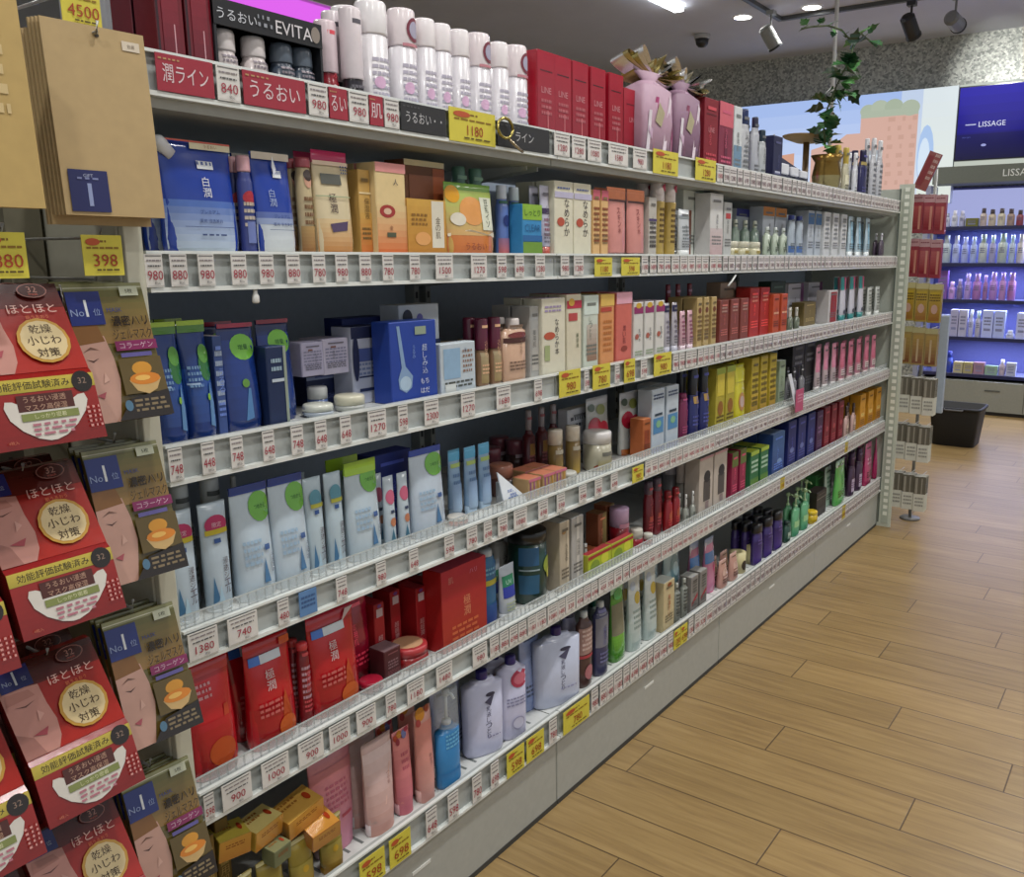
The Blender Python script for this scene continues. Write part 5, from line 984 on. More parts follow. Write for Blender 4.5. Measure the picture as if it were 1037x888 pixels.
I(S, 'lotion_bottle', [(606, 620, 608)], 'slate violet bottle with white cap', '3c3c5c', 'b8c0c0', [('r', -.5, .4, .5, .85, '7c7c88'), ('v', 0, .6, .06, '化粧水', '34344c')], back=.012, cap=.08, capw=.6, d=.036)
I(S, 'refill_pouch', [(622, 637, 590)], 'clear topped lime green pouch', '4c8c34', 'a8d8b0', [('g', -.5, 0, .5, .35, '3c7c24', '6cac3c'), ('g', -.5, .35, .5, .75, '7c7c68', '6c6c58'), ('e', 0, .86, .34, .07, '4cac5c')], back=.02, d=.035)
I(S, 'lotion_bottle', [(600, 612, 605)], 'dark teal capped bottle in the rear row', '5c6c6c', '1c5c4c', back=.06, cap=.12, capw=.8, d=.04)
wp = [('g', -.5, 0, .5, 1, 'a8b8b4', 'd0d8d8'), ('e', .1, .68, .26, .08, 'c0a848'), ('l', -.3, .5, .3, 4, .07, '8c9c98'), ('e', -.2, .85, .2, .06, 'b4c4d8')]
I(S, 'refill_pouch', [(640, 653, 580), (656, 669, 574)], 'pale mint white pouch with gold seal', 'b4c4c0', 'd4dcde', wp, back=.016, d=.04, rows=1)
I(S, 'carton', [(672, 683, 588)], 'ivory carton with orange vertical lettering', 'c4b48c', 'c8ccc4', [('v', 0, .5, .1, '馬油クリ', 'b05424'), ('e', 0, .93, .2, .04, '8c4c28')], back=.008, d=.045)
I(S, 'refill_pouch', [(655, 672, 560), (676, 694, 556)], 'puffy ice blue pouch lying over the back row', 'b0c8cc', 'bcd0d4', [('e', .1, .6, .34, .2, '7ca0a8'), ('e', .1, .6, .2, .1, 'b8d4d8'), ('e', -.3, .3, .1, .06, '3c4c54')], back=.06, d=.05)
I(S, 'lotion_bottle', [(685, 691, 590), (693, 698, 585)], 'grey printed clear bottle', '7c8078', 'a8aca4', [('l', -.4, .7, .4, 6, .09, '4c504c')], back=.006, cap=.15, d=.03)
I(S, 'carton', [(700, 707, 583), (709, 716, 578)], 'grey carton with red vertical stroke', '84807c', 'a0a09c', [('p', [(-.4, .2), (.4, .4), (.4, .5), (-.4, .3)], '9c2434'), ('l', -.3, .8, .3, 4, .08, '5c5c58')], back=.006, d=.04)
I(S, 'refill_pouch', [(703, 714, 552), (717, 728, 545)], 'pink and blue striped tissue pouch', 'c07c9c', 'a8b4d0', [('r', -.5, .55, .5, .75, '4c7cb4'), ('p', [(-.5, .8), (.5, .6), (.5, .8), (-.5, .95)], 'dcd8e4'), ('p', [(-.2, 0), (.1, .5), (.3, .5), (.1, 0)], 'd85c8c')], back=.03, d=.05)
I(S, 'refill_pouch', [(731, 740, 566), (742, 750, 563)], 'salmon pink pouch', 'c09488', 'd0a89c', [('e', 0, .5, .3, .2, 'cca89c'), ('l', -.3, .4, .3, 3, .1, '8c5c54')], back=.012, d=.04)
for q, (a, b_, tp) in enumerate(((741, 752, 543), (754, 766, 541))):
    X = XF - .06; y0 = y_at(a, X, .28); y1 = y_at(b_, X, .28)
    t = tag(empty('tissue_roll', (X, (y0 + y1) / 2, SURF[5] + .0006)), ['left cream paper roll with dark core on bottom shelf', 'right cream paper roll with dark core on bottom shelf'][q], 'roll', 'cream rolls on the bottom shelf')
    b = MB(); r_ = .030; hh = .07; b.loft([(0, r_, r_), (hh, r_, r_), (hh, r_ * .35, r_ * .35), (hh - .01, r_ * .34, r_ * .34)], 'c8be90', 'paper', 24)
    b.design([('e', -.1, .4, .2, .25, '3c3024')], sec_front([(0, r_, r_), (hh, r_, r_)], hh), r_ * 2, hh, True); child(b.build('paper_roll'), t)
pb = [('g', -.5, 0, .5, .6, '4c3484', '302058'), ('r', .2, .1, .4, .5, 'b0b0c0'), ('l', -.3, .6, .1, 2, .08, '6c5ca0')]
I(S, 'lotion_bottle', [(766, 775, 530), (777, 785, 522), (787, 795, 517)], 'purple bottle with wide black cap', '382868', '15151c', pb, back=.006, cap=.2, capw=.98, rows=3, d=.046, DC=None)
I(S, 'lotion_bottle', [(797, 803, 527)], 'dark teal bottle right of the purple ones', '24483c', '1c3430', [('r', -.3, .2, .3, .5, 'a8b8a8')], back=.008, cap=.2, capw=.9, d=.04)
I(S, 'pump_bottle', [(805, 812, 498), (814, 821, 494), (823, 830, 489)], 'light green pump bottle', '5c9c70', 'b8d8a8', [('g', -.5, 0, .5, .4, '3c8c6c', '6cac7c'), ('r', -.4, .3, .4, .5, '9cc890')], back=.012, d=.035, rows=2, body=.74)
I(S, 'cream_jar', [(821, 834, 517)], 'round bright yellow tub', 'c8a81c', 'd8b82c', back=.002, lid=.3, w=.05)
I(S, 'carton', [(826, 836, 497)], 'blackish brown carton behind the yellow tub', '2c2420', '3c3430', [('r', -.5, .7, .5, .74, '7c746c')], back=.03, d=.05)
I(S, 'carton', [(826, 834, 480)], 'mid green carton at the rear', '3c8444', '4c9450', back=.09, d=.05)
I(S, 'refill_pouch', [(838, 846, 474)], 'grey green pouch leaning by the leaf pack', '9cb0a4', 'b0c4b8', [('l', -.3, .7, .3, 3, .1, '5c7c6c')], back=.03, d=.03)
I(S, 'refill_pouch', [(848, 859, 465)], 'bright green and white striped leaf pack', '58ac54', 'b8dcb8', [('p', [(-.5, .9), (-.2, .9), (.5, .05), (.2, .0)], 'dfe8e0'), ('p', [(-.1, .95), (.1, .95), (.5, .4), (.5, .2)], '2c8c3c')], back=.01, d=.035)
I(S, 'lotion_bottle', [(862, 868, 458), (870, 875, 456)], 'dark plum squat bottle with pale label', '3c2440', '44284c', [('r', -.3, .1, .3, .4, 'b8a8c0')], back=.012, cap=.3, capw=.9, d=.045)
I(S, 'refill_pouch', [(878, 885, 448), (888, 895, 445)], 'hot magenta pouch', 'b82c64', 'c86c9c', [('g', -.5, 0, .5, 1, '9c2454', 'cc5c94'), ('l', -.3, .6, .3, 2, .1, 'd89cb8')], back=.008, d=.04)
# gold cartons lying in a pile and the gold tubes in front of them
X = XF - .03; zb = SURF[5]
gold = [('g', -.5, 0, .5, 1, 'b87c34', 'c8943c'), ('l', -.3, .7, .3, 2, .12, '8c5424')]
def lying(name, px, py, X, size, rot, c, ctop, D, lab, grp, mat='paper'):
    """a carton lying at the pixel's place; rot = euler"""
    p = on_x(px, py, X); b = MB(); l, w_, h_ = size
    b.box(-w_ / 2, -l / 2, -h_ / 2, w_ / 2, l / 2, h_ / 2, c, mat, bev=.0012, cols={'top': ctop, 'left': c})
    b.design(D, lambda u, v, o: (w_ / 2 + o, u * l, (v - .5) * h_), l, h_, mat=mat)
    b.design([('l', -.35, .75, .1, 2, .2, 'a06c30'), ('e', .3, .5, .07, .2, 'a83c1c')], lambda u, v, o: (w_ * (v - .5) * -1, u * l, h_ / 2 + o), l, w_, mat=mat)
    o = b.build(name, loc=(p.x, p.y, p.z)); o.rotation_euler = rot
    return tag(o, lab, 'box', grp)
G = 'gold cartons piled on the bottom shelf'
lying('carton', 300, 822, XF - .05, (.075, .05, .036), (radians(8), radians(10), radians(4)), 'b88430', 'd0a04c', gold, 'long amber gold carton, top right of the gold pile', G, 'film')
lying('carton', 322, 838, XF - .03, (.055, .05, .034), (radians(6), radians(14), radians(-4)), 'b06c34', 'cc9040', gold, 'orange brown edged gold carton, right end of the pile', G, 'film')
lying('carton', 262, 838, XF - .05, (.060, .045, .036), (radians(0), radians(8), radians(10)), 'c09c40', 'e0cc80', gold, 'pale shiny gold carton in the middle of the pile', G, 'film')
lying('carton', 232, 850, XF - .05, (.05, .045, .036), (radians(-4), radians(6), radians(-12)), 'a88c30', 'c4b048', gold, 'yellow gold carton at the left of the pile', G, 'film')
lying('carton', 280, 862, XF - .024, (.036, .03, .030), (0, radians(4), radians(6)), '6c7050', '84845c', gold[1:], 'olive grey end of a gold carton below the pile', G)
for q, (px, pt, pb_, c) in enumerate(((256, 868, 905, '7c7430'), (281, 860, 912, '84782c'), (311, 842, 905, '8c7c28'), (338, 830, 890, '9c7c20'))):
    pass
I(S, 'cosmetic_tube', [(236, 262, 872), (266, 294, 862), (298, 324, 848), (328, 354, 832)], 'olive gold tube with pearly crimped top', '8a7a30', '8c6c20', [('g', -.5, 0, .5, .55, '8c6418', '96883c'), ('r', -.5, .94, .5, 1, 'b8b080'), ('e', 0, .45, .12, .06, 'b08c20')], back=.004, d=.035, mat='film', h=.10)
I(S, 'carton', [(208, 222, 848), (224, 236, 840)], 'dark gold upright carton at the near end', '6c5420', '8c7830', [('l', -.3, .8, .3, 3, .1, 'a89848')], back=.02, d=.05)

# ================================================================== price tags on the rails
TAGM = {}
def tag_mesh(kind, num, wd, ht):
    key = (kind, num, round(wd, 4), round(ht, 4))
    if key in TAGM: return TAGM[key]
    b = MB(); base = {'w': 'd6d3ce', 'y': 'd0c446', 'r': '9c2c3c', 'k': '2a2a2c', 'b': '5c84b4', 'o': 'b87464'}[kind]
    b.box(-.0006, -wd / 2, 0, .0006, wd / 2, ht, base, 'paper')
    P = lambda u, v, o: (.0006 + o, u * wd, v * ht)
    if kind == 'w': D = [('r', -.44, .93, .44, .96, '6c6c6c'), ('l', -.4, .78, .4, 1, .1, '8c8486'), ('l', -.36, .62, .36, 1, .09, '505052'), ('t', .02, .36, .28, num, 'a02c40', .86), ('t', .1, .12, .09, '税込', '3c3c40', .6), ('r', -.46, .03, .46, .045, 'a8a8a4')]
    elif kind == 'y': D = [('l', -.4, .82, .1, 1, .1, '7c5c1c'), ('l', -.4, .66, .4, 1, .1, '8c6a1c'), ('e', -.24, .83, .18, .09, 'b8542c'), ('t', .04, .38, .3, num, 'a03a1c', .8), ('l', -.2, .12, .4, 1, .09, '5c4c1c')]
    elif kind in 'rk': D = [('t', 0, .5, .5 if kind == 'r' else .38, num, 'dcc8cc' if kind == 'r' else 'b8b8ba', .8), ('l', -.46, .84, -.1, 1, .1, 'b48c60' if kind == 'r' else '4c4c4e')]
    else: D = [('l', -.4, .7, .4, 3, .18, '3c5c8c')]
    b.design(D, P, wd, ht, off0=.0002)
    TAGM[key] = b.mesh('price_tag'); return TAGM[key]
KW = {'w': 'white price tag', 'y': 'yellow price tag', 'r': 'crimson banner card', 'k': 'black banner card', 'b': 'blue clip-on card'}
def rail_tags(s, specs, auto_from, pitch, wd0, wordy, y_ind=2.35, yel=()):
    z = RAIL[s] + .0068; X = XF + .0052; ht = RAILH[s] - .011
    lst = []
    for px, kd, num, wd in specs:
        if isinstance(px, tuple):
            a_, b_ = y_at(px[0], X, z + ht / 2), y_at(px[1], X, z + ht / 2); lst.append(((a_ + b_) / 2, kd, num, (b_ - a_) * .97))
        else: lst.append((y_at(px, X, z + ht / 2), kd, num, wd))
    y = (lst[-1][0] + lst[-1][3] / 2 if lst else BAY0 + .01) + .01; rr = random.Random(s * 7 + 1); y = max(y, auto_from or 0)
    ylw = sorted(y_at(p, X, z + ht / 2) for p in yel)
    nums = ['980', '880', '780', '1480', '598', '1180', '698', '1280', '458', '1580', '328', '1080']
    while y < BAY0 + 4 * BAYW - .03:
        kd = 'w'; wd = wd0 * rr.choice([1, 1, 1, 1.35])
        if any(abs(y - q) < .03 for q in ylw): kd = 'y'; wd = wd0 * 1.35
        lst.append((y + wd / 2, kd, rr.choice(nums), wd)); y += wd + pitch * rr.uniform(.2, 1)
    ind = [t for t in lst if t[0] < y_ind]; far = [t for t in lst if t[0] >= y_ind]
    cnt = {}
    for t in ind: cnt[t[1]] = cnt.get(t[1], 0) + 1
    seen = {}
    for y, kd, num, wd in ind:
        o = bpy.data.objects.new('price_tag' if kd in 'wyb' else 'banner_card', tag_mesh(kd, num, wd, ht + (.012 if kd == 'y' and s in (0, 2) else 0))); COL.objects.link(o); o.location = (X, y, z - (.004 if kd == 'y' else 0) if True else 0)
        seen[kd] = seen.get(kd, 0) + 1; pw = place_word(seen[kd] - 1, cnt[kd]).replace('rightmost', ORD[cnt[kd]] + ' from left')
        what = KW[kd] + (' reading ' + num if kd in 'wyk' or kd == 'r' else '')
        tag(o, '%s%s, on edge of the %s' % (what, ', ' + pw if pw else '', SHELFNAME[s]), 'price tag' if kd in 'wyb' else 'banner', '%ss on the %s edge' % (KW[kd], SHELFNAME[s]))
    if far:
        b = MB()
        for y, kd, num, wd in far:
            base = {'w': 'd0ccca', 'y': 'c0ae2c'}.get(kd, 'd0ccca'); z1 = z + ht
            b.box(X - .0006, y - wd / 2, z, X + .0006, y + wd / 2, z1, base, 'paper')
            P = lambda u, v, o: (X + .0006 + o, y + u * wd, z + v * ht)
            b.design([('l', -.42, .78, .42, 2, .14, '8c8486'), ('t', 0, .34, .30, num, '6c4850' if kd == 'w' else '8c4418', .9), ('r', -.46, .04, .46, .07, '8c8c8a')], P, wd, ht, off0=.0002)
        o = b.build('price_tags'); tag(o, 'row of tiny price tags along the far half of the ' + SHELFNAME[s] + ' edge', 'price tags', None, 'stuff')
W1 = .024
rail_tags(0, [((157, 217), 'r', '潤ライン', 0), ((219, 243), 'w', '840', 0), ((245, 310), 'r', 'うるおい', 0), ((312, 332), 'w', '980', 0), ((333, 352), 'r', 'るい', 0), ((353, 373), 'w', '980', 0), ((374, 388), 'r', '肌', 0), ((389, 404), 'w', '980', 0), ((405, 452), 'k', 'うるおい・・', 0), ((454, 502), 'y', '1180', 0), ((503, 557), 'k', 'ライン', 0),
              ((561, 577), 'w', '1280', 0), ((579, 593), 'w', '1280', 0), ((595, 609), 'w', '1080', 0), ((616, 636), 'w', '1580', 0), ((641, 655), 'w', '980', 0), ((661, 687), 'y', '1180', 0), ((704, 725), 'y', '1280', 0)], 0, .012, .034, '')
rail_tags(1, [(156, 'w', '980', W1), (181, 'w', '880', W1), (209, 'w', '980', W1), (242, 'w', '880', W1), (270, 'w', '980', W1), (297, 'w', '880', W1), (323, 'w', '780', W1), (346, 'w', '980', W1), (370, 'w', '880', W1), (393, 'w', '780', W1), (420, 'w', '780', W1), (450, 'w', '1500', .044), (485, 'w', '1270', .044),
              (508, 'w', '598', .028), (526, 'w', '698', .028), (547, 'w', '1280', .032), (572, 'w', '980', .030), (586, 'w', '1280', .036), ((602, 620), 'y', '1180', 0), ((629, 648), 'y', '598', 0)], 0, .012, .030, '')
rail_tags(2, [(178, 'w', '748', .020), (211, 'w', '448', .020), (240, 'w', '748', .020), (272, 'w', '648', .020), (301, 'w', '748', .022), (325, 'w', '648', .022), (350, 'w', '648', .022), (382, 'w', '1270', .040), (408, 'w', '598', .022), (437, 'w', '2300', .036), (474, 'w', '1270', .038), (510, 'w', '1680', .044), (545, 'w', '698', .026),
              ((566, 588), 'y', '980', 0), (594, 'w', '598', .018), ((600, 618), 'y', '780', 0), (625, 'w', '598', .02), ((632, 643), 'y', '698', 0), (652, 'w', '598', .03), ((662, 680), 'y', '980', 0)], 0, .010, .030, '')
rail_tags(3, [(206, 'w', '1380', .046), (246, 'w', '740', .050), (287, 'w', '480', .020), (312, 'b', '', .034), (346, 'w', '748', .022), (386, 'w', '980', .022), (419, 'w', '648', .022), (455, 'w', '598', .026), (478, 'w', '780', .030), (494, 'w', '698', .024), (509, 'w', '780', .030), (527, 'w', '1080', .044), (550, 'w', '698', .034), (568, 'w', '598', .03), (590, 'w', '598', .03), (606, 'w', '780', .03), (622, 'w', '698', .03), (646, 'y', '980', .055)], 0, .006, .028, '')
rail_tags(4, [(212, 'w', '598', .016), (240, 'w', '900', .050), (279, 'w', '1000', .050), (315, 'w', '900', .050), (344, 'w', '1000', .044), (371, 'w', '900', .044), (396, 'w', '780', .024), (421, 'w', '1180', .044), (450, 'w', '1480', .044), (486, 'w', '980', .044)], 0, .006, .028, '', yel=(790, 856))
rail_tags(5, [((364, 390), 'y', '598', 0), ((394, 416), 'y', '698', 0), (437, 'w', '648', .030), (459, 'w', '598', .030), (483, 'w', '780', .028), (501, 'w', '698', .026), ((513, 531), 'y', '598', 0), ((533, 551), 'y', '698', 0), (560, 'w', '780', .03), ((570, 597), 'y', '780', 0)], 0, .010, .030, '', yel=(686, 853))
# gold ring ornament hanging on the black banner, white clip under the second shelf
X = XF + .014; p = on_x(512, 141, X)
b = MB(); b.tube([(0, .022 * cos(a), .02 + .018 * sin(a)) for a in [i * pi / 8 for i in range(17)]], .003, 'a89a58', 'foil', 6); b.tube([(.002, .01, 0), (.004, .03, -.012), (.002, .05, -.018)], .003, 'b4a68c', 'foil', 6)
tag(b.build('ribbon_ring', loc=tuple(p)), 'small gold ribbon ring stuck between the yellow tag and black banner', 'ornament')
p = on_x(259, 303, XF - .002)
b = MB(); b.loft([(-.012, .004, .003), (-.010, .006, .004), (-.002, .0055, .004), (.002, .003, .003), (.008, .003, .003)], 'dcdcd8', 'gloss', 12)
tag(b.build('shelf_clip', loc=(p.x, p.y, RAIL[1] - .008)), 'small white plastic clip hanging below the second shelf edge', 'clip')
b = MB(); p = on_x(742, 283, XF - .0)
b.tube([(0, -.03, -.018), (.002, -.005, -.002), (.0, .02, .012)], .003, 'd8dcda', 'gloss', 6); tag(b.build('shelf_clip', loc=tuple(p)), 'thin clear clip at a joint of the second shelf edge', 'clip')

# ================================================================== hanging goods at the near end
RX = -1.30
t = tag(empty('peg_rack', (RX, .2, 0)), 'dark olive pegboard rack with hooks at the near end', 'rack')
b = MB(); b.box(-.03, -.60, .02, 0, .402, 1.9, '4a463a', 'matte')
for i in range(14):
    for j in range(22): b.box(0, -.25 + i * .045, .3 + j * .06, .0005, -.245 + i * .045, .306 + j * .06, '17150f', 'matte')
p = b.build('pegboard'); child(p, t)
b = MB(); b.box(-.03, .355, .02, .03, .40, 1.9, '7c7866', 'metal'); p = b.build('side_post'); child(p, t)
for zz in (1.272, 1.57):
    b = MB(); b.box(0, -.60, zz, .012, .353, zz + .02, '6d6656', 'metal'); child(b.build('cross_bar'), t)
HOOK_Z = [1.262, 1.055, .835, .606]
def hook(y, z, X1, nm='hook'):
    b = MB(); b.tube([(RX + .0, y, z), (X1, y, z), (X1 + .004, y, z + .012)], .002, 'b4b4ae', 'metal', 6)
    o = b.build(nm); o.location = (-RX, -.2, 0); child(o, t)
# pack geometry: profile in x,z; printed faces
def red_pack():
    w_ = .112; b = MB()
    pr = [(0, 0), (-.020, .072), (-.027, .077), (-.086, .170), (-.098, .170), (-.060, .077), (-.050, 0)]
    n = len(pr)
    b.add([(x, -w_ / 2, z) for x, z in pr] + [(x, w_ / 2, z) for x, z in pr], [(n - 1, 0, n, 2 * n - 1)] + [(i, i + 1, n + i + 1, n + i)[::-1] for i in range(n - 1)], '8c1818', 'film')
    b.add([(x, -w_ / 2, z) for x, z in pr], [(0, 1, 6), (1, 2, 5, 6), (2, 3, 4, 5)], '6c1414', 'film'); b.add([(x, w_ / 2, z) for x, z in pr], [(6, 1, 0), (6, 5, 2, 1), (5, 4, 3, 2)], '6c1414', 'film')
    nr = Vector((.093, 0, .059)).normalized()
    def up(u, v, o): return (-.027 - .059 * v + nr.x * o, u * w_, .077 + .093 * v + nr.z * o)
    ir = Vector((.072, 0, .02)).normalized()
    def lo(u, v, o): return (-.020 * v + ir.x * o, u * w_, .072 * v + ir.z * o)
    face = [('g', -.5, 0, .5, .74, 'a4261c', '8c1e18'), ('g', -.5, .72, .5, 1, '5c1a16', '34140f'),
            ('p', [(-.5, 0), (-.18, 0), (-.12, .12), (-.10, .3), (-.13, .5), (-.14, .72), (-.5, .78)], 'b88478'), ('p', [(-.5, 0), (-.3, 0), (-.36, .2), (-.5, .3)], '9c6c62'), ('p', [(-.48, .60), (-.2, .62), (-.24, .70), (-.46, .72)], 'a87468'),
            ('p', [(-.42, .56), (-.32, .53), (-.22, .57), (-.32, .545)], '5c3c36'), ('p', [(-.36, .22), (-.2, .26), (-.24, .18)], 'a04850'), ('p', [(-.24, .46), (-.19, .40), (-.26, .34)], 'c8988c'),
            ('r', -.48, .74, -.17, .98, '1e2c6c'), ('t', -.32, .86, .15, '1', 'd4dce0'), ('t', -.40, .83, .05, 'No', '9caac4'), ('t', -.24, .83, .05, '位', '9caac4'),
            ('t', .18, .70, .10, 'ほとほと', 'dcb0a4', .52), ('t', .2, .60, .04, '肌うるおう', 'c86c3c', .3),
            ('e', .18, .33, .24, .255, 'b88c3c'), ('e', .18, .33, .21, .225, 'cdb98c'), ('t', .18, .46, .10, '乾燥', '3c2c20'), ('t', .18, .33, .10, '小じわ', '3c2c20', .36), ('t', .18, .19, .10, '対策', '3c2c20'),
            ('e', .24, .90, .14, .085, '8c6058'), ('e', .24, .90, .128, .075, '3c1814'), ('t', .24, .91, .07, '32', '9c7468'), ('t', .24, .855, .03, 'mask', 'b05c50')]
    b.design(face, up, w_, .11, mat='film')
    low = [('g', -.5, 0, .5, .8, '7c1612', '94201a'), ('r', -.5, .80, .5, 1, 'b8a438'), ('g', -.5, .80, .5, 1, 'a89834', 'c4b048'), ('t', -.08, .9, .12, '効能評価試験済み', '2c2414', .74), ('e', .38, .88, .10, .16, '241c18'), ('t', .38, .89, .09, '32', '8c7464'),
           ('p', [(-.37, .60), (-.35, .69), (-.29, .68), (-.2, .60), (-.05, .56), (.07, .56), (.22, .61), (.31, .69), (.37, .70), (.39, .60), (.35, .44), (.25, .26), (.13, .12), (.03, .07), (-.03, .07), (-.13, .12), (-.25, .25), (-.34, .42)], 'd2ccc2'),
           ('r', -.25, .52, .26, .76, '4c2018'), ('t', .0, .69, .09, 'うるおい浸透', 'b89078', .46), ('t', .0, .57, .09, 'マスク高保湿', 'b89078', .46), ('r', -.24, .38, .28, .49, '7c8448'), ('t', .02, .435, .07, 'しっかり密着', 'd4d4a4', .44),
           ('l', -.16, .30, .24, 3, .07, 'b0707c'), ('l', .36, .46, .48, 5, .07, 'd09088'), ('t', -.36, .1, .05, '4枚入', 'b86c50')]
    b.design(low, lo, w_, .075, mat='film')
    return b.mesh('mask_pack')
def gold_pack():
    w_ = .094; b = MB(); Lh = .163; tl = .046
    pr = [(0, 0), (-.002, .002), (-tl, Lh), (-tl - .004, Lh), (-.014, .002), (-.012, 0)]
    n = len(pr)
    b.add([(x, -w_ / 2, z) for x, z in pr] + [(x, w_ / 2, z) for x, z in pr], [(i, i + 1, n + i + 1, n + i)[::-1] for i in range(n - 1)] + [(n - 1, 0, n, 2 * n - 1)[::-1], tuple(range(n)), tuple(range(2 * n - 1, n - 1, -1))], '6c6434', 'film')
    nr = Vector((Lh, 0, tl)).normalized(); h = hypot(Lh, tl)
    P = lambda u, v, o: (-tl * v + nr.x * o, u * w_, Lh * v + nr.z * o)
    D = [('g', -.5, 0, .5, 1, '5c4820', '6c6838'), ('r', -.5, .95, .5, 1, '84845c'), ('r', -.5, .965, .5, .972, 'c8c8b0'), ('g', -.5, .56, .5, .95, '8c6c3c', '5c5c30'),
         ('p', [(-.5, .0), (-.18, 0), (-.12, .14), (-.06, .3), (-.08, .46), (-.14, .62), (-.5, .66)], 'b89080'), ('p', [(-.5, .56), (-.14, .58), (-.2, .72), (-.5, .74)], '7c5428'), ('p', [(-.42, .46), (-.34, .435), (-.26, .465), (-.34, .447)], '4c332c'), ('p', [(-.44, .51), (-.34, .53), (-.24, .52), (-.34, .545)], '6c4c3c'), ('p', [(-.24, .36), (-.2, .30), (-.28, .28)], 'c8a090'), ('p', [(-.4, .2), (-.28, .22), (-.32, .17)], 'a04c54'),
         ('r', -.5, .70, -.08, .94, '1e2c70'), ('t', -.28, .82, .12, '1', 'd8dce0'), ('t', -.40, .79, .05, 'No', '8c9cc4'), ('t', -.16, .79, .05, '位', '8c9cc4'), ('t', .06, .80, .03, 'MASK', '2c3c7c'),
         ('r', .18, .90, .42, .97, 'bcc0a8'), ('t', .3, .935, .035, '5枚', '3c4030'), ('t', .22, .72, .075, '濃密ハリ', '2a1c0c', .46), ('t', .22, .62, .075, 'ジェルマスク', '2a1c0c', .5), ('t', .22, .715, .075, '濃密ハリ', '2a1c0c', .46),
         ('r', -.04, .50, .5, .57, '7c2454'), ('t', .23, .535, .045, 'コラーゲン', 'c8a4b4', .46), ('r', .0, .45, .4, .48, '5c5490'),
         ('r', -.06, .18, .5, .44, '5c4c24'), ('e', .22, .36, .13, .05, 'c88c2c'), ('p', [(.02, .28), (.44, .28), (.36, .20), (.24, .17), (.1, .20)], 'c0a068'), ('e', .23, .285, .20, .045, 'cc7c24'), ('e', .2, .29, .1, .02, 'e0b058'),
         ('p', [(-.22, 0), (.5, 0), (.5, .19), (.0, .15)], '241c18'), ('l', .02, .12, .46, 3, .035, '7c6c50'), ('e', -.06, .1, .05, .04, '4c7088')]
    b.design(D, P, w_, h, mat='film')
    return b.mesh('mask_pack')
RM, GM = red_pack(), gold_pack()
RW = ['top row', 'second row', 'third row', 'bottom row']
HN = 0
zr = [1.093, .884, .656, .436]; zg = [1.099, .897, .674, .444]
for i in range(4):
    for j, yc in enumerate((.459, .340)):
        for k in range(2):
            o = bpy.data.objects.new('mask_pack', RM); COL.objects.link(o); o.location = (-1.0 - k * .052, yc, zr[i] + k * .0 - (.028 if j else 0))
            o.rotation_euler = (radians([0, 1.5, 3, 2][i]), 0, radians(-2))
            tag(o, 'red face mask pack, %s, %s%s' % (RW[i], 'beside the gold pack' if j == 0 else 'at far left edge', '' if k == 0 else ', behind the front one'), 'face mask', 'red mask packs on the hooks')
        hook(yc, zr[i] + .165, -1.085)
    for k in range(3):
        o = bpy.data.objects.new('mask_pack', GM); COL.objects.link(o); o.location = (-1.042 - k * .014, .573, zg[i] + k * .001)
        o.rotation_euler = (0, 0, radians(-2))
        tag(o, 'gold face mask pack with blue badge, %s of the rack%s' % (RW[i], ['', ', second behind the front', ', third behind the front'][k]), 'face mask', 'gold mask packs on the hooks')
    hook(.573, zg[i] + .168, -1.096)
# kraft bags
def kraft(front, st):
    b = MB(); w_, h_ = .114 if front else .10, .210; tl = .012
    b.add([(0, -w_ / 2, 0), (0, w_ / 2, 0), (-tl, w_ / 2, h_), (-tl, -w_ / 2, h_), (-.005, -w_ / 2, 0), (-.005, w_ / 2, 0), (-tl - .003, w_ / 2, h_), (-tl - .003, -w_ / 2, h_)], [(0, 1, 2, 3), (7, 6, 5, 4), (4, 5, 1, 0), (3, 2, 6, 7), (0, 3, 7, 4), (1, 5, 6, 2)], 'b39a6e' if front else 'b89c60', 'matte')
    if st:
        D = [('e', .02, .955, .022, .011, '221c14')] + ([('r', .26, .90, .44, .95, 'd0c4b0'), ('t', .35, .925, .02, '包装', '7c6c5c'), ('r', -.44, .02, -.06, .24, '22285c'), ('t', -.25, .21, .018, 'GIFT', 'a8b0cc'), ('r', -.27, .05, -.23, .17, '8c98c0'), ('l', -.36, .19, -.12, 1, .02, '7c84b0')] if front else [('l', -.1, .8, .3, 5, .09, 'cbb482')])
        b.design(D, lambda u, v, o: (o - tl * v, u * w_, v * h_), w_, h_, mat='matte')
    return b.mesh('kraft_bag')
KM, KB, KL = kraft(True, True), kraft(True, False), kraft(False, True)
for k in range(6):
    o = bpy.data.objects.new('kraft_bag', KM if k == 0 else KB); COL.objects.link(o); o.location = (-1.045 - k * .0058, .580 - k * .0012, 1.340 - (.0 if k < 4 else .010)); o.rotation_euler = (0, 0, radians(-3))
    tag(o, ['brown kraft paper bag with navy sticker, front of the hanging stack', 'brown kraft bag, second in the stack behind the stickered one', 'brown kraft bag, third in the stack behind the stickered one', 'brown kraft bag, fourth in the stack behind the stickered one', 'brown kraft bag, fifth in the stack, hanging lower', 'brown kraft bag, rearmost of the stack, hanging lowest'][k], 'bag', 'stack of hanging kraft bags')
for k in range(3):
    o = bpy.data.objects.new('kraft_bag', KL); COL.objects.link(o); o.location = (-1.0 - k * .006, .428 - k * .002, 1.343); o.rotation_euler = (0, 0, radians(-3))
    tag(o, ['yellowish kraft bag cut by the left edge of the photo', 'yellowish kraft bag just behind the leftmost one', 'yellowish kraft bag, third behind the leftmost one'][k], 'bag', 'kraft bags at the left edge')
hook(.580, 1.542, -1.05); hook(.428, 1.545, -1.01)
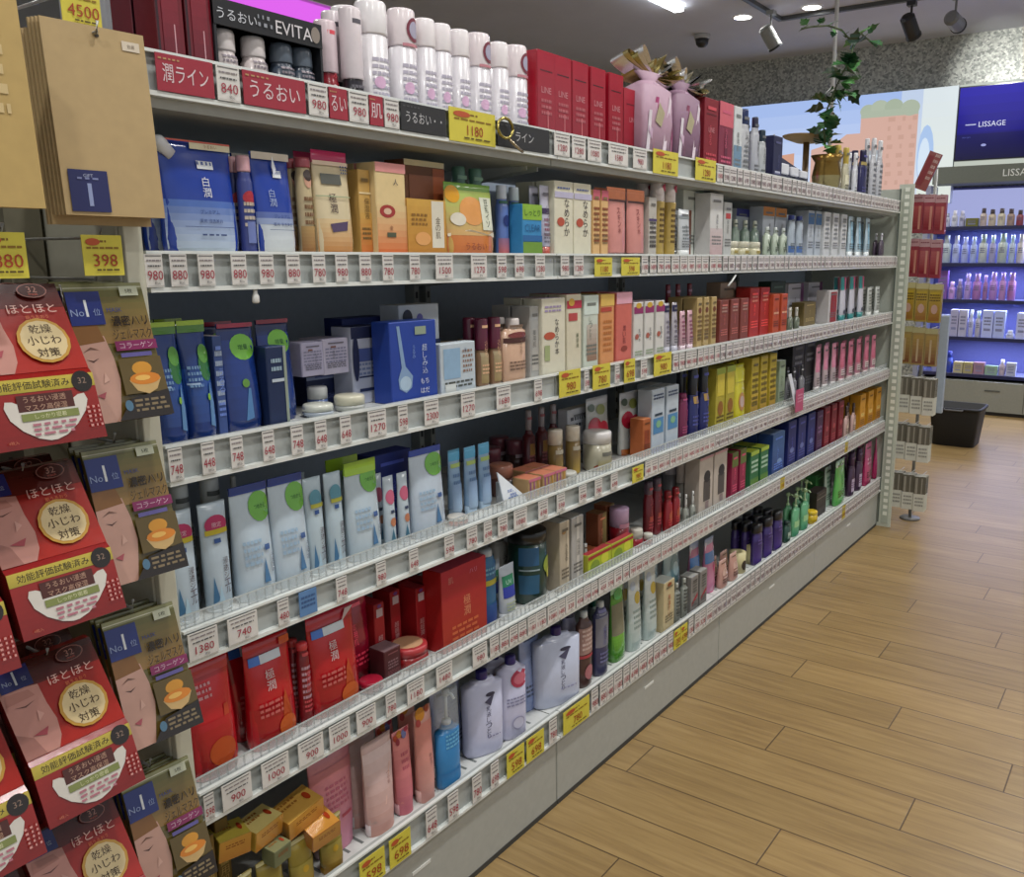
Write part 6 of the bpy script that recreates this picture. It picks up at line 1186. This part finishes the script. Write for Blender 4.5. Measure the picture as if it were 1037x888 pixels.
# yellow price signs by the hooks
def ytag(x0, y0, x1, y1, X, num, lab):
    a = on_x(x0, y1, X); c = on_x(x1, y0, X); wd = c.y - a.y; ht = on_x((x0 + x1) / 2, y0, X).z - on_x((x0 + x1) / 2, y1, X).z
    o = bpy.data.objects.new('price_tag', tag_mesh('y', num, wd, ht)); COL.objects.link(o); o.location = (X, (a.y + c.y) / 2, on_x((x0 + x1) / 2, y1, X).z)
    tag(o, lab, 'price tag')
    return o.location, ht
for a in ((86, 238, 122, 279, -1.068, '398', 'yellow price sign reading 398 above the top gold mask pack'), (-14, 235, 24, 282, -1.02, '880', 'yellow price sign cut by the left edge above the red masks'), (64, -14, 99, 27, -1.075, '4500', 'yellow price sign reading 4500 above the kraft bags')):
    l, ht = ytag(*a); hook(l.y, l.z + ht - .003, l.x - .002, 'sign_holder')
# goods behind the top of the kraft bags
p = on_x(104, 24, -1.16)
b = MB(); b.box(-.04, -.035, 0, .0, .035, .13, 'b4c0cc', 'paper', bev=.001); b.design([('r', -.5, .0, .5, .03, '3c5ca8'), ('r', .42, 0, .48, 1, '3c5ca8'), ('r', -.4, .1, .36, .9, 'c4ced4'), ('l', -.3, .8, .3, 3, .1, '8c98a8')], flat_front(0.07, 0, .13), .07, .13)
lowz = 1.545
b2 = MB(); b2.box(-.11, -.26, -.012, 0.0, .215, 0, 'a8aca8', 'metal'); b2.box(.0, -.26, -.014, .003, .215, .014, 'c4c8c4', 'metal'); b2.box(.003, -.26, -.004, .004, .215, .002, '5c80a8', 'gloss')
o = b2.build('rack_shelf'); o.location = (.08, .18, 1.545); child(o, t)
o = b.build('carton', loc=(-1.222, .495, 1.5455)); tag(o, 'white carton with blue border above the kraft bags', 'box')
b = MB(); b.loft([(0, .028, .018), (.05, .03, .02), (.10, .022, .012), (.13, .028, .004)], 'b49ca0', 'film', 20); b.design([('r', .1, .1, .2, .9, 'd8c8cc'), ('p', [(-.4, 0), (-.2, .9), (-.3, .9), (-.5, .2)], '6c4c54')], sec_front([(0, .028, .018), (.05, .03, .02), (.10, .022, .012), (.13, .028, .004)], .13), .056, .13, True, 'film')
o = b.build('refill_pouch', loc=(-1.135, .585, 1.551)); o.location = (-1.245, .558, 1.5455); tag(o, 'pinkish clear pouch next to the dark red cartons, far left', 'pouch')

# ================================================================== packets hanging at the far end of the shelving
EY = BAY0 + 4 * BAYW + .10
t = tag(empty('packet_stand', (-1.0, EY + .12, 0)), 'slim white wire stand of hanging packets beyond the end panel', 'stand')
b = MB(); b.tube([(0, 0, .004), (0, 0, 1.70)], .008, '8c8e8a', 'metal', 10); child(b.build('pole'), t)
b = MB(); b.loft([(0, .05, .05), (.008, .048, .048)], '6c6c6a', 'metal', 20); child(b.build('base_plate'), t)
b = MB(); b.box(.07, .0, .55, .11, .03, 1.02, '9aa6b4', 'metal', bev=.002); child(b.build('side_panel'), t)
def packet(wd, ht, c, D, kind='film', th=.008):
    b = MB(); b.box(-wd / 2, -th / 2, 0, wd / 2, th / 2, ht, c, kind, bev=.0015)
    b.design(D, lambda u, v, o: (u * wd, -th / 2 - o, v * ht), wd, ht, mat=kind); return b.mesh('packet')
pr_ = packet(.049, .175, '8c3440', [('r', -.5, .8, .5, 1, 'b0888c'), ('g', -.4, .1, .4, .7, '7c1c28', 'a04c4c'), ('r', .1, .1, .3, .7, 'b87c6c'), ('l', -.4, .9, .4, 1, .05, '7c4048')])
pg_ = packet(.058, .178, '9c8838', [('r', -.5, .86, .5, 1, 'b8b080'), ('g', -.4, .05, .4, .8, '8c5c28', 'b0982c'), ('e', .0, .35, .25, .12, 'b89484'), ('l', -.4, .7, .4, 3, .07, '5c4818')])
pgb = packet(.058, .178, '94804c', [('r', -.5, .86, .5, 1, 'a8a478'), ('g', -.4, .05, .4, .8, '6c3c24', 'a08848'), ('r', -.1, .1, .05, .7, 'b09c78')])
pw_ = packet(.054, .175, 'c8c8bc', [('r', -.5, .50, .5, 1, '5c584c'), ('r', -.4, .5, -.2, .95, '8c887c'), ('r', .1, .5, .2, .95, '8c887c'), ('l', -.35, .35, .35, 3, .1, '8c8c84')], 'paper', .012)
ROWN = ['top', 'second', 'third', 'fourth', 'fifth', 'sixth', 'seventh']
def prow(r, z, y, mesh, n, x0, dx, desc, depth=2, rz=0, nm='packet'):
    for i in range(n):
        for k in range(depth):
            o = bpy.data.objects.new(nm, mesh); COL.objects.link(o); o.location = (x0 + i * dx, y + k * .022, z - i * .003); o.rotation_euler = (0, 0, rz)
            lab = '%s on the far hanging stand, %s row, %s%s' % (desc, ROWN[r], ['left', 'middle', 'right', 'far right'][i if n > 2 or i == 0 else 2], ['', ', behind', ', rearmost'][k])
            tag(o, lab, 'packet', desc + 's on the far stand')
            if k == 0:
                h_ = .177 if mesh in (pr_,) else (.180 if mesh in (pg_, pgb) else .175)
                b = MB(); b.tube([(0, 0, 0), (0, -(EY + .12 - y) - .012, 0)], .0018, 'b0b0ac', 'metal', 5); q = b.build('peg_hook'); q.location = (x0 + i * dx + 1.0, 0, z - i * .003 + h_); child(q, t)
SXX = -1.055
prow(0, 1.405, EY + .01, pr_, 3, SXX + .01, .050, 'red hanging packet')
prow(1, 1.205, EY + .01, pr_, 3, SXX + .005, .050, 'red hanging packet')
prow(2, 1.000, EY + .0, pg_, 3, SXX, .060, 'yellow gold hanging packet')
prow(3, .795, EY + .0, pgb, 3, SXX, .059, 'brownish gold hanging packet')
prow(4, .560, EY - .005, pw_, 3, SXX + .015, .056, 'white hanging box', 3, radians(8))
prow(5, .330, EY - .005, pw_, 3, SXX + .01, .055, 'white hanging box', 3, radians(8))
prow(6, .085, EY - .005, pw_, 3, SXX + .01, .055, 'white hanging box', 3, radians(8))
b = MB(); b.box(-.03, -.003, 0, .03, .003, .17, '8c4c48', 'film'); b.design([('r', -.4, .1, .0, .9, '7c2c30'), ('l', .05, .9, .4, 5, .15, 'b89c94')], lambda u, v, o: (u * .06, -.003 - o, v * .17), .06, .17)
o = b.build('header_card', loc=(-1.04, EY - .012, 1.60)); o.rotation_euler = (0, radians(22), 0); tag(o, 'tilted reddish card sticking up above the far hanging stand', 'card')
# nothing on a shelf stands inside its neighbour: a thing that clashes steps back (or a few millimetres aside)
ITEMS = [list(q) for q in ITEMS]
def shift(it, dx, dy):
    it[0].location.x += dx; it[0].location.y += dy
    it[2] += dx; it[3] += dx; it[4] += dy; it[5] += dy
for _ in range(60):
    hit = 0
    for i in range(len(ITEMS)):
        for j in range(i):
            a, b = ITEMS[i], ITEMS[j]
            if a[1] != b[1]: continue
            ox = min(a[3], b[3]) - max(a[2], b[2]); oy = min(a[5], b[5]) - max(a[4], b[4]); oz = min(a[7], b[7]) - max(a[6], b[6])
            if ox <= .001 or oy <= .001 or oz <= .002: continue
            hit += 1
            if oy < .011 or (ox > oy and oy < .016):
                lo, hi = (a, b) if a[4] + a[5] < b[4] + b[5] else (b, a)
                shift(lo, 0, -oy / 2 - .0004); shift(hi, 0, oy / 2 + .0004)
            else:
                back_, fr = (a, b) if a[3] < b[3] or (a[3] == b[3] and a[2] < b[2]) else (b, a)
                need = back_[3] - fr[2] + .002
                if back_[2] - need > XB + .033:
                    xc = (back_[2] + back_[3]) / 2; yc_ = (back_[4] + back_[5]) / 2
                    shift(back_, -need, min(.03, yc_ * need / -xc) if need < .06 else 0)
                elif fr[3] + .006 < XF - .013: shift(fr, .006, 0)
                else: 
                    lo, hi = (a, b) if a[4] + a[5] < b[4] + b[5] else (b, a)
                    shift(lo, 0, -.003); shift(hi, 0, .003)
    if not hit: break
print('RESOLVE passes', _, 'left', hit)
# second row of goods standing directly behind the front ones, wherever the shelf is free
def free(s, bx):
    for it in ITEMS:
        if it[1] == s and bx[0] < it[3] - .001 and bx[1] > it[2] + .001 and bx[2] < it[5] - .001 and bx[3] > it[4] + .001: return False
    return True
NR = 0
for it in list(ITEMS):
    o, s, x0, x1, y0, y1, z0, z1, desc, pw, cat, grp, d, r, rows = it
    if rows > 1 or x1 < XF - .035 or z0 > SURF[s] + .002: continue
    for r2 in (1,):
        dx = (d * 1.04 + .003) * r2
        bx = (x0 - dx, x1 - dx, y0, y1)
        if bx[0] < XB + .04 or not free(s, bx): continue
        c = copy_thing(o, (o.location.x - dx, o.location.y, o.location.z), o.rotation_euler.z)
        g2 = grp or desc + 's on the ' + SHELFNAME[s]
        if not grp: o['group'] = g2
        tag(c, desc + ((', ' + pw) if pw else '') + ', row behind, on ' + SHELFNAME[s], cat, g2); NR += 1
        ITEMS.append([c, s, bx[0], bx[1], bx[2], bx[3], z0, z1, desc, pw, cat, g2, d, 1, 9])
print('ROWS BEHIND', NR)
bad = []
for i in range(len(ITEMS)):
    for j in range(i):
        a, b = ITEMS[i], ITEMS[j]
        if a[1] != b[1]: continue
        ox = min(a[3], b[3]) - max(a[2], b[2]); oy = min(a[5], b[5]) - max(a[4], b[4]); oz = min(a[7], b[7]) - max(a[6], b[6])
        if ox > .004 and oy > .003 and oz > .004: bad.append((round(ox * 1000), round(oy * 1000), a[1], a[8][:40], a[9], '|', b[8][:40], b[9]))
for q in sorted(bad, reverse=True, key=lambda q: min(q[0], q[1]))[:45]: print('CLASH', *q)
dup = {}
for l in LABELS: dup[l] = dup.get(l, 0) + 1
print('LABELS', len(LABELS), 'DUP', [k for k, v in dup.items() if v > 1])
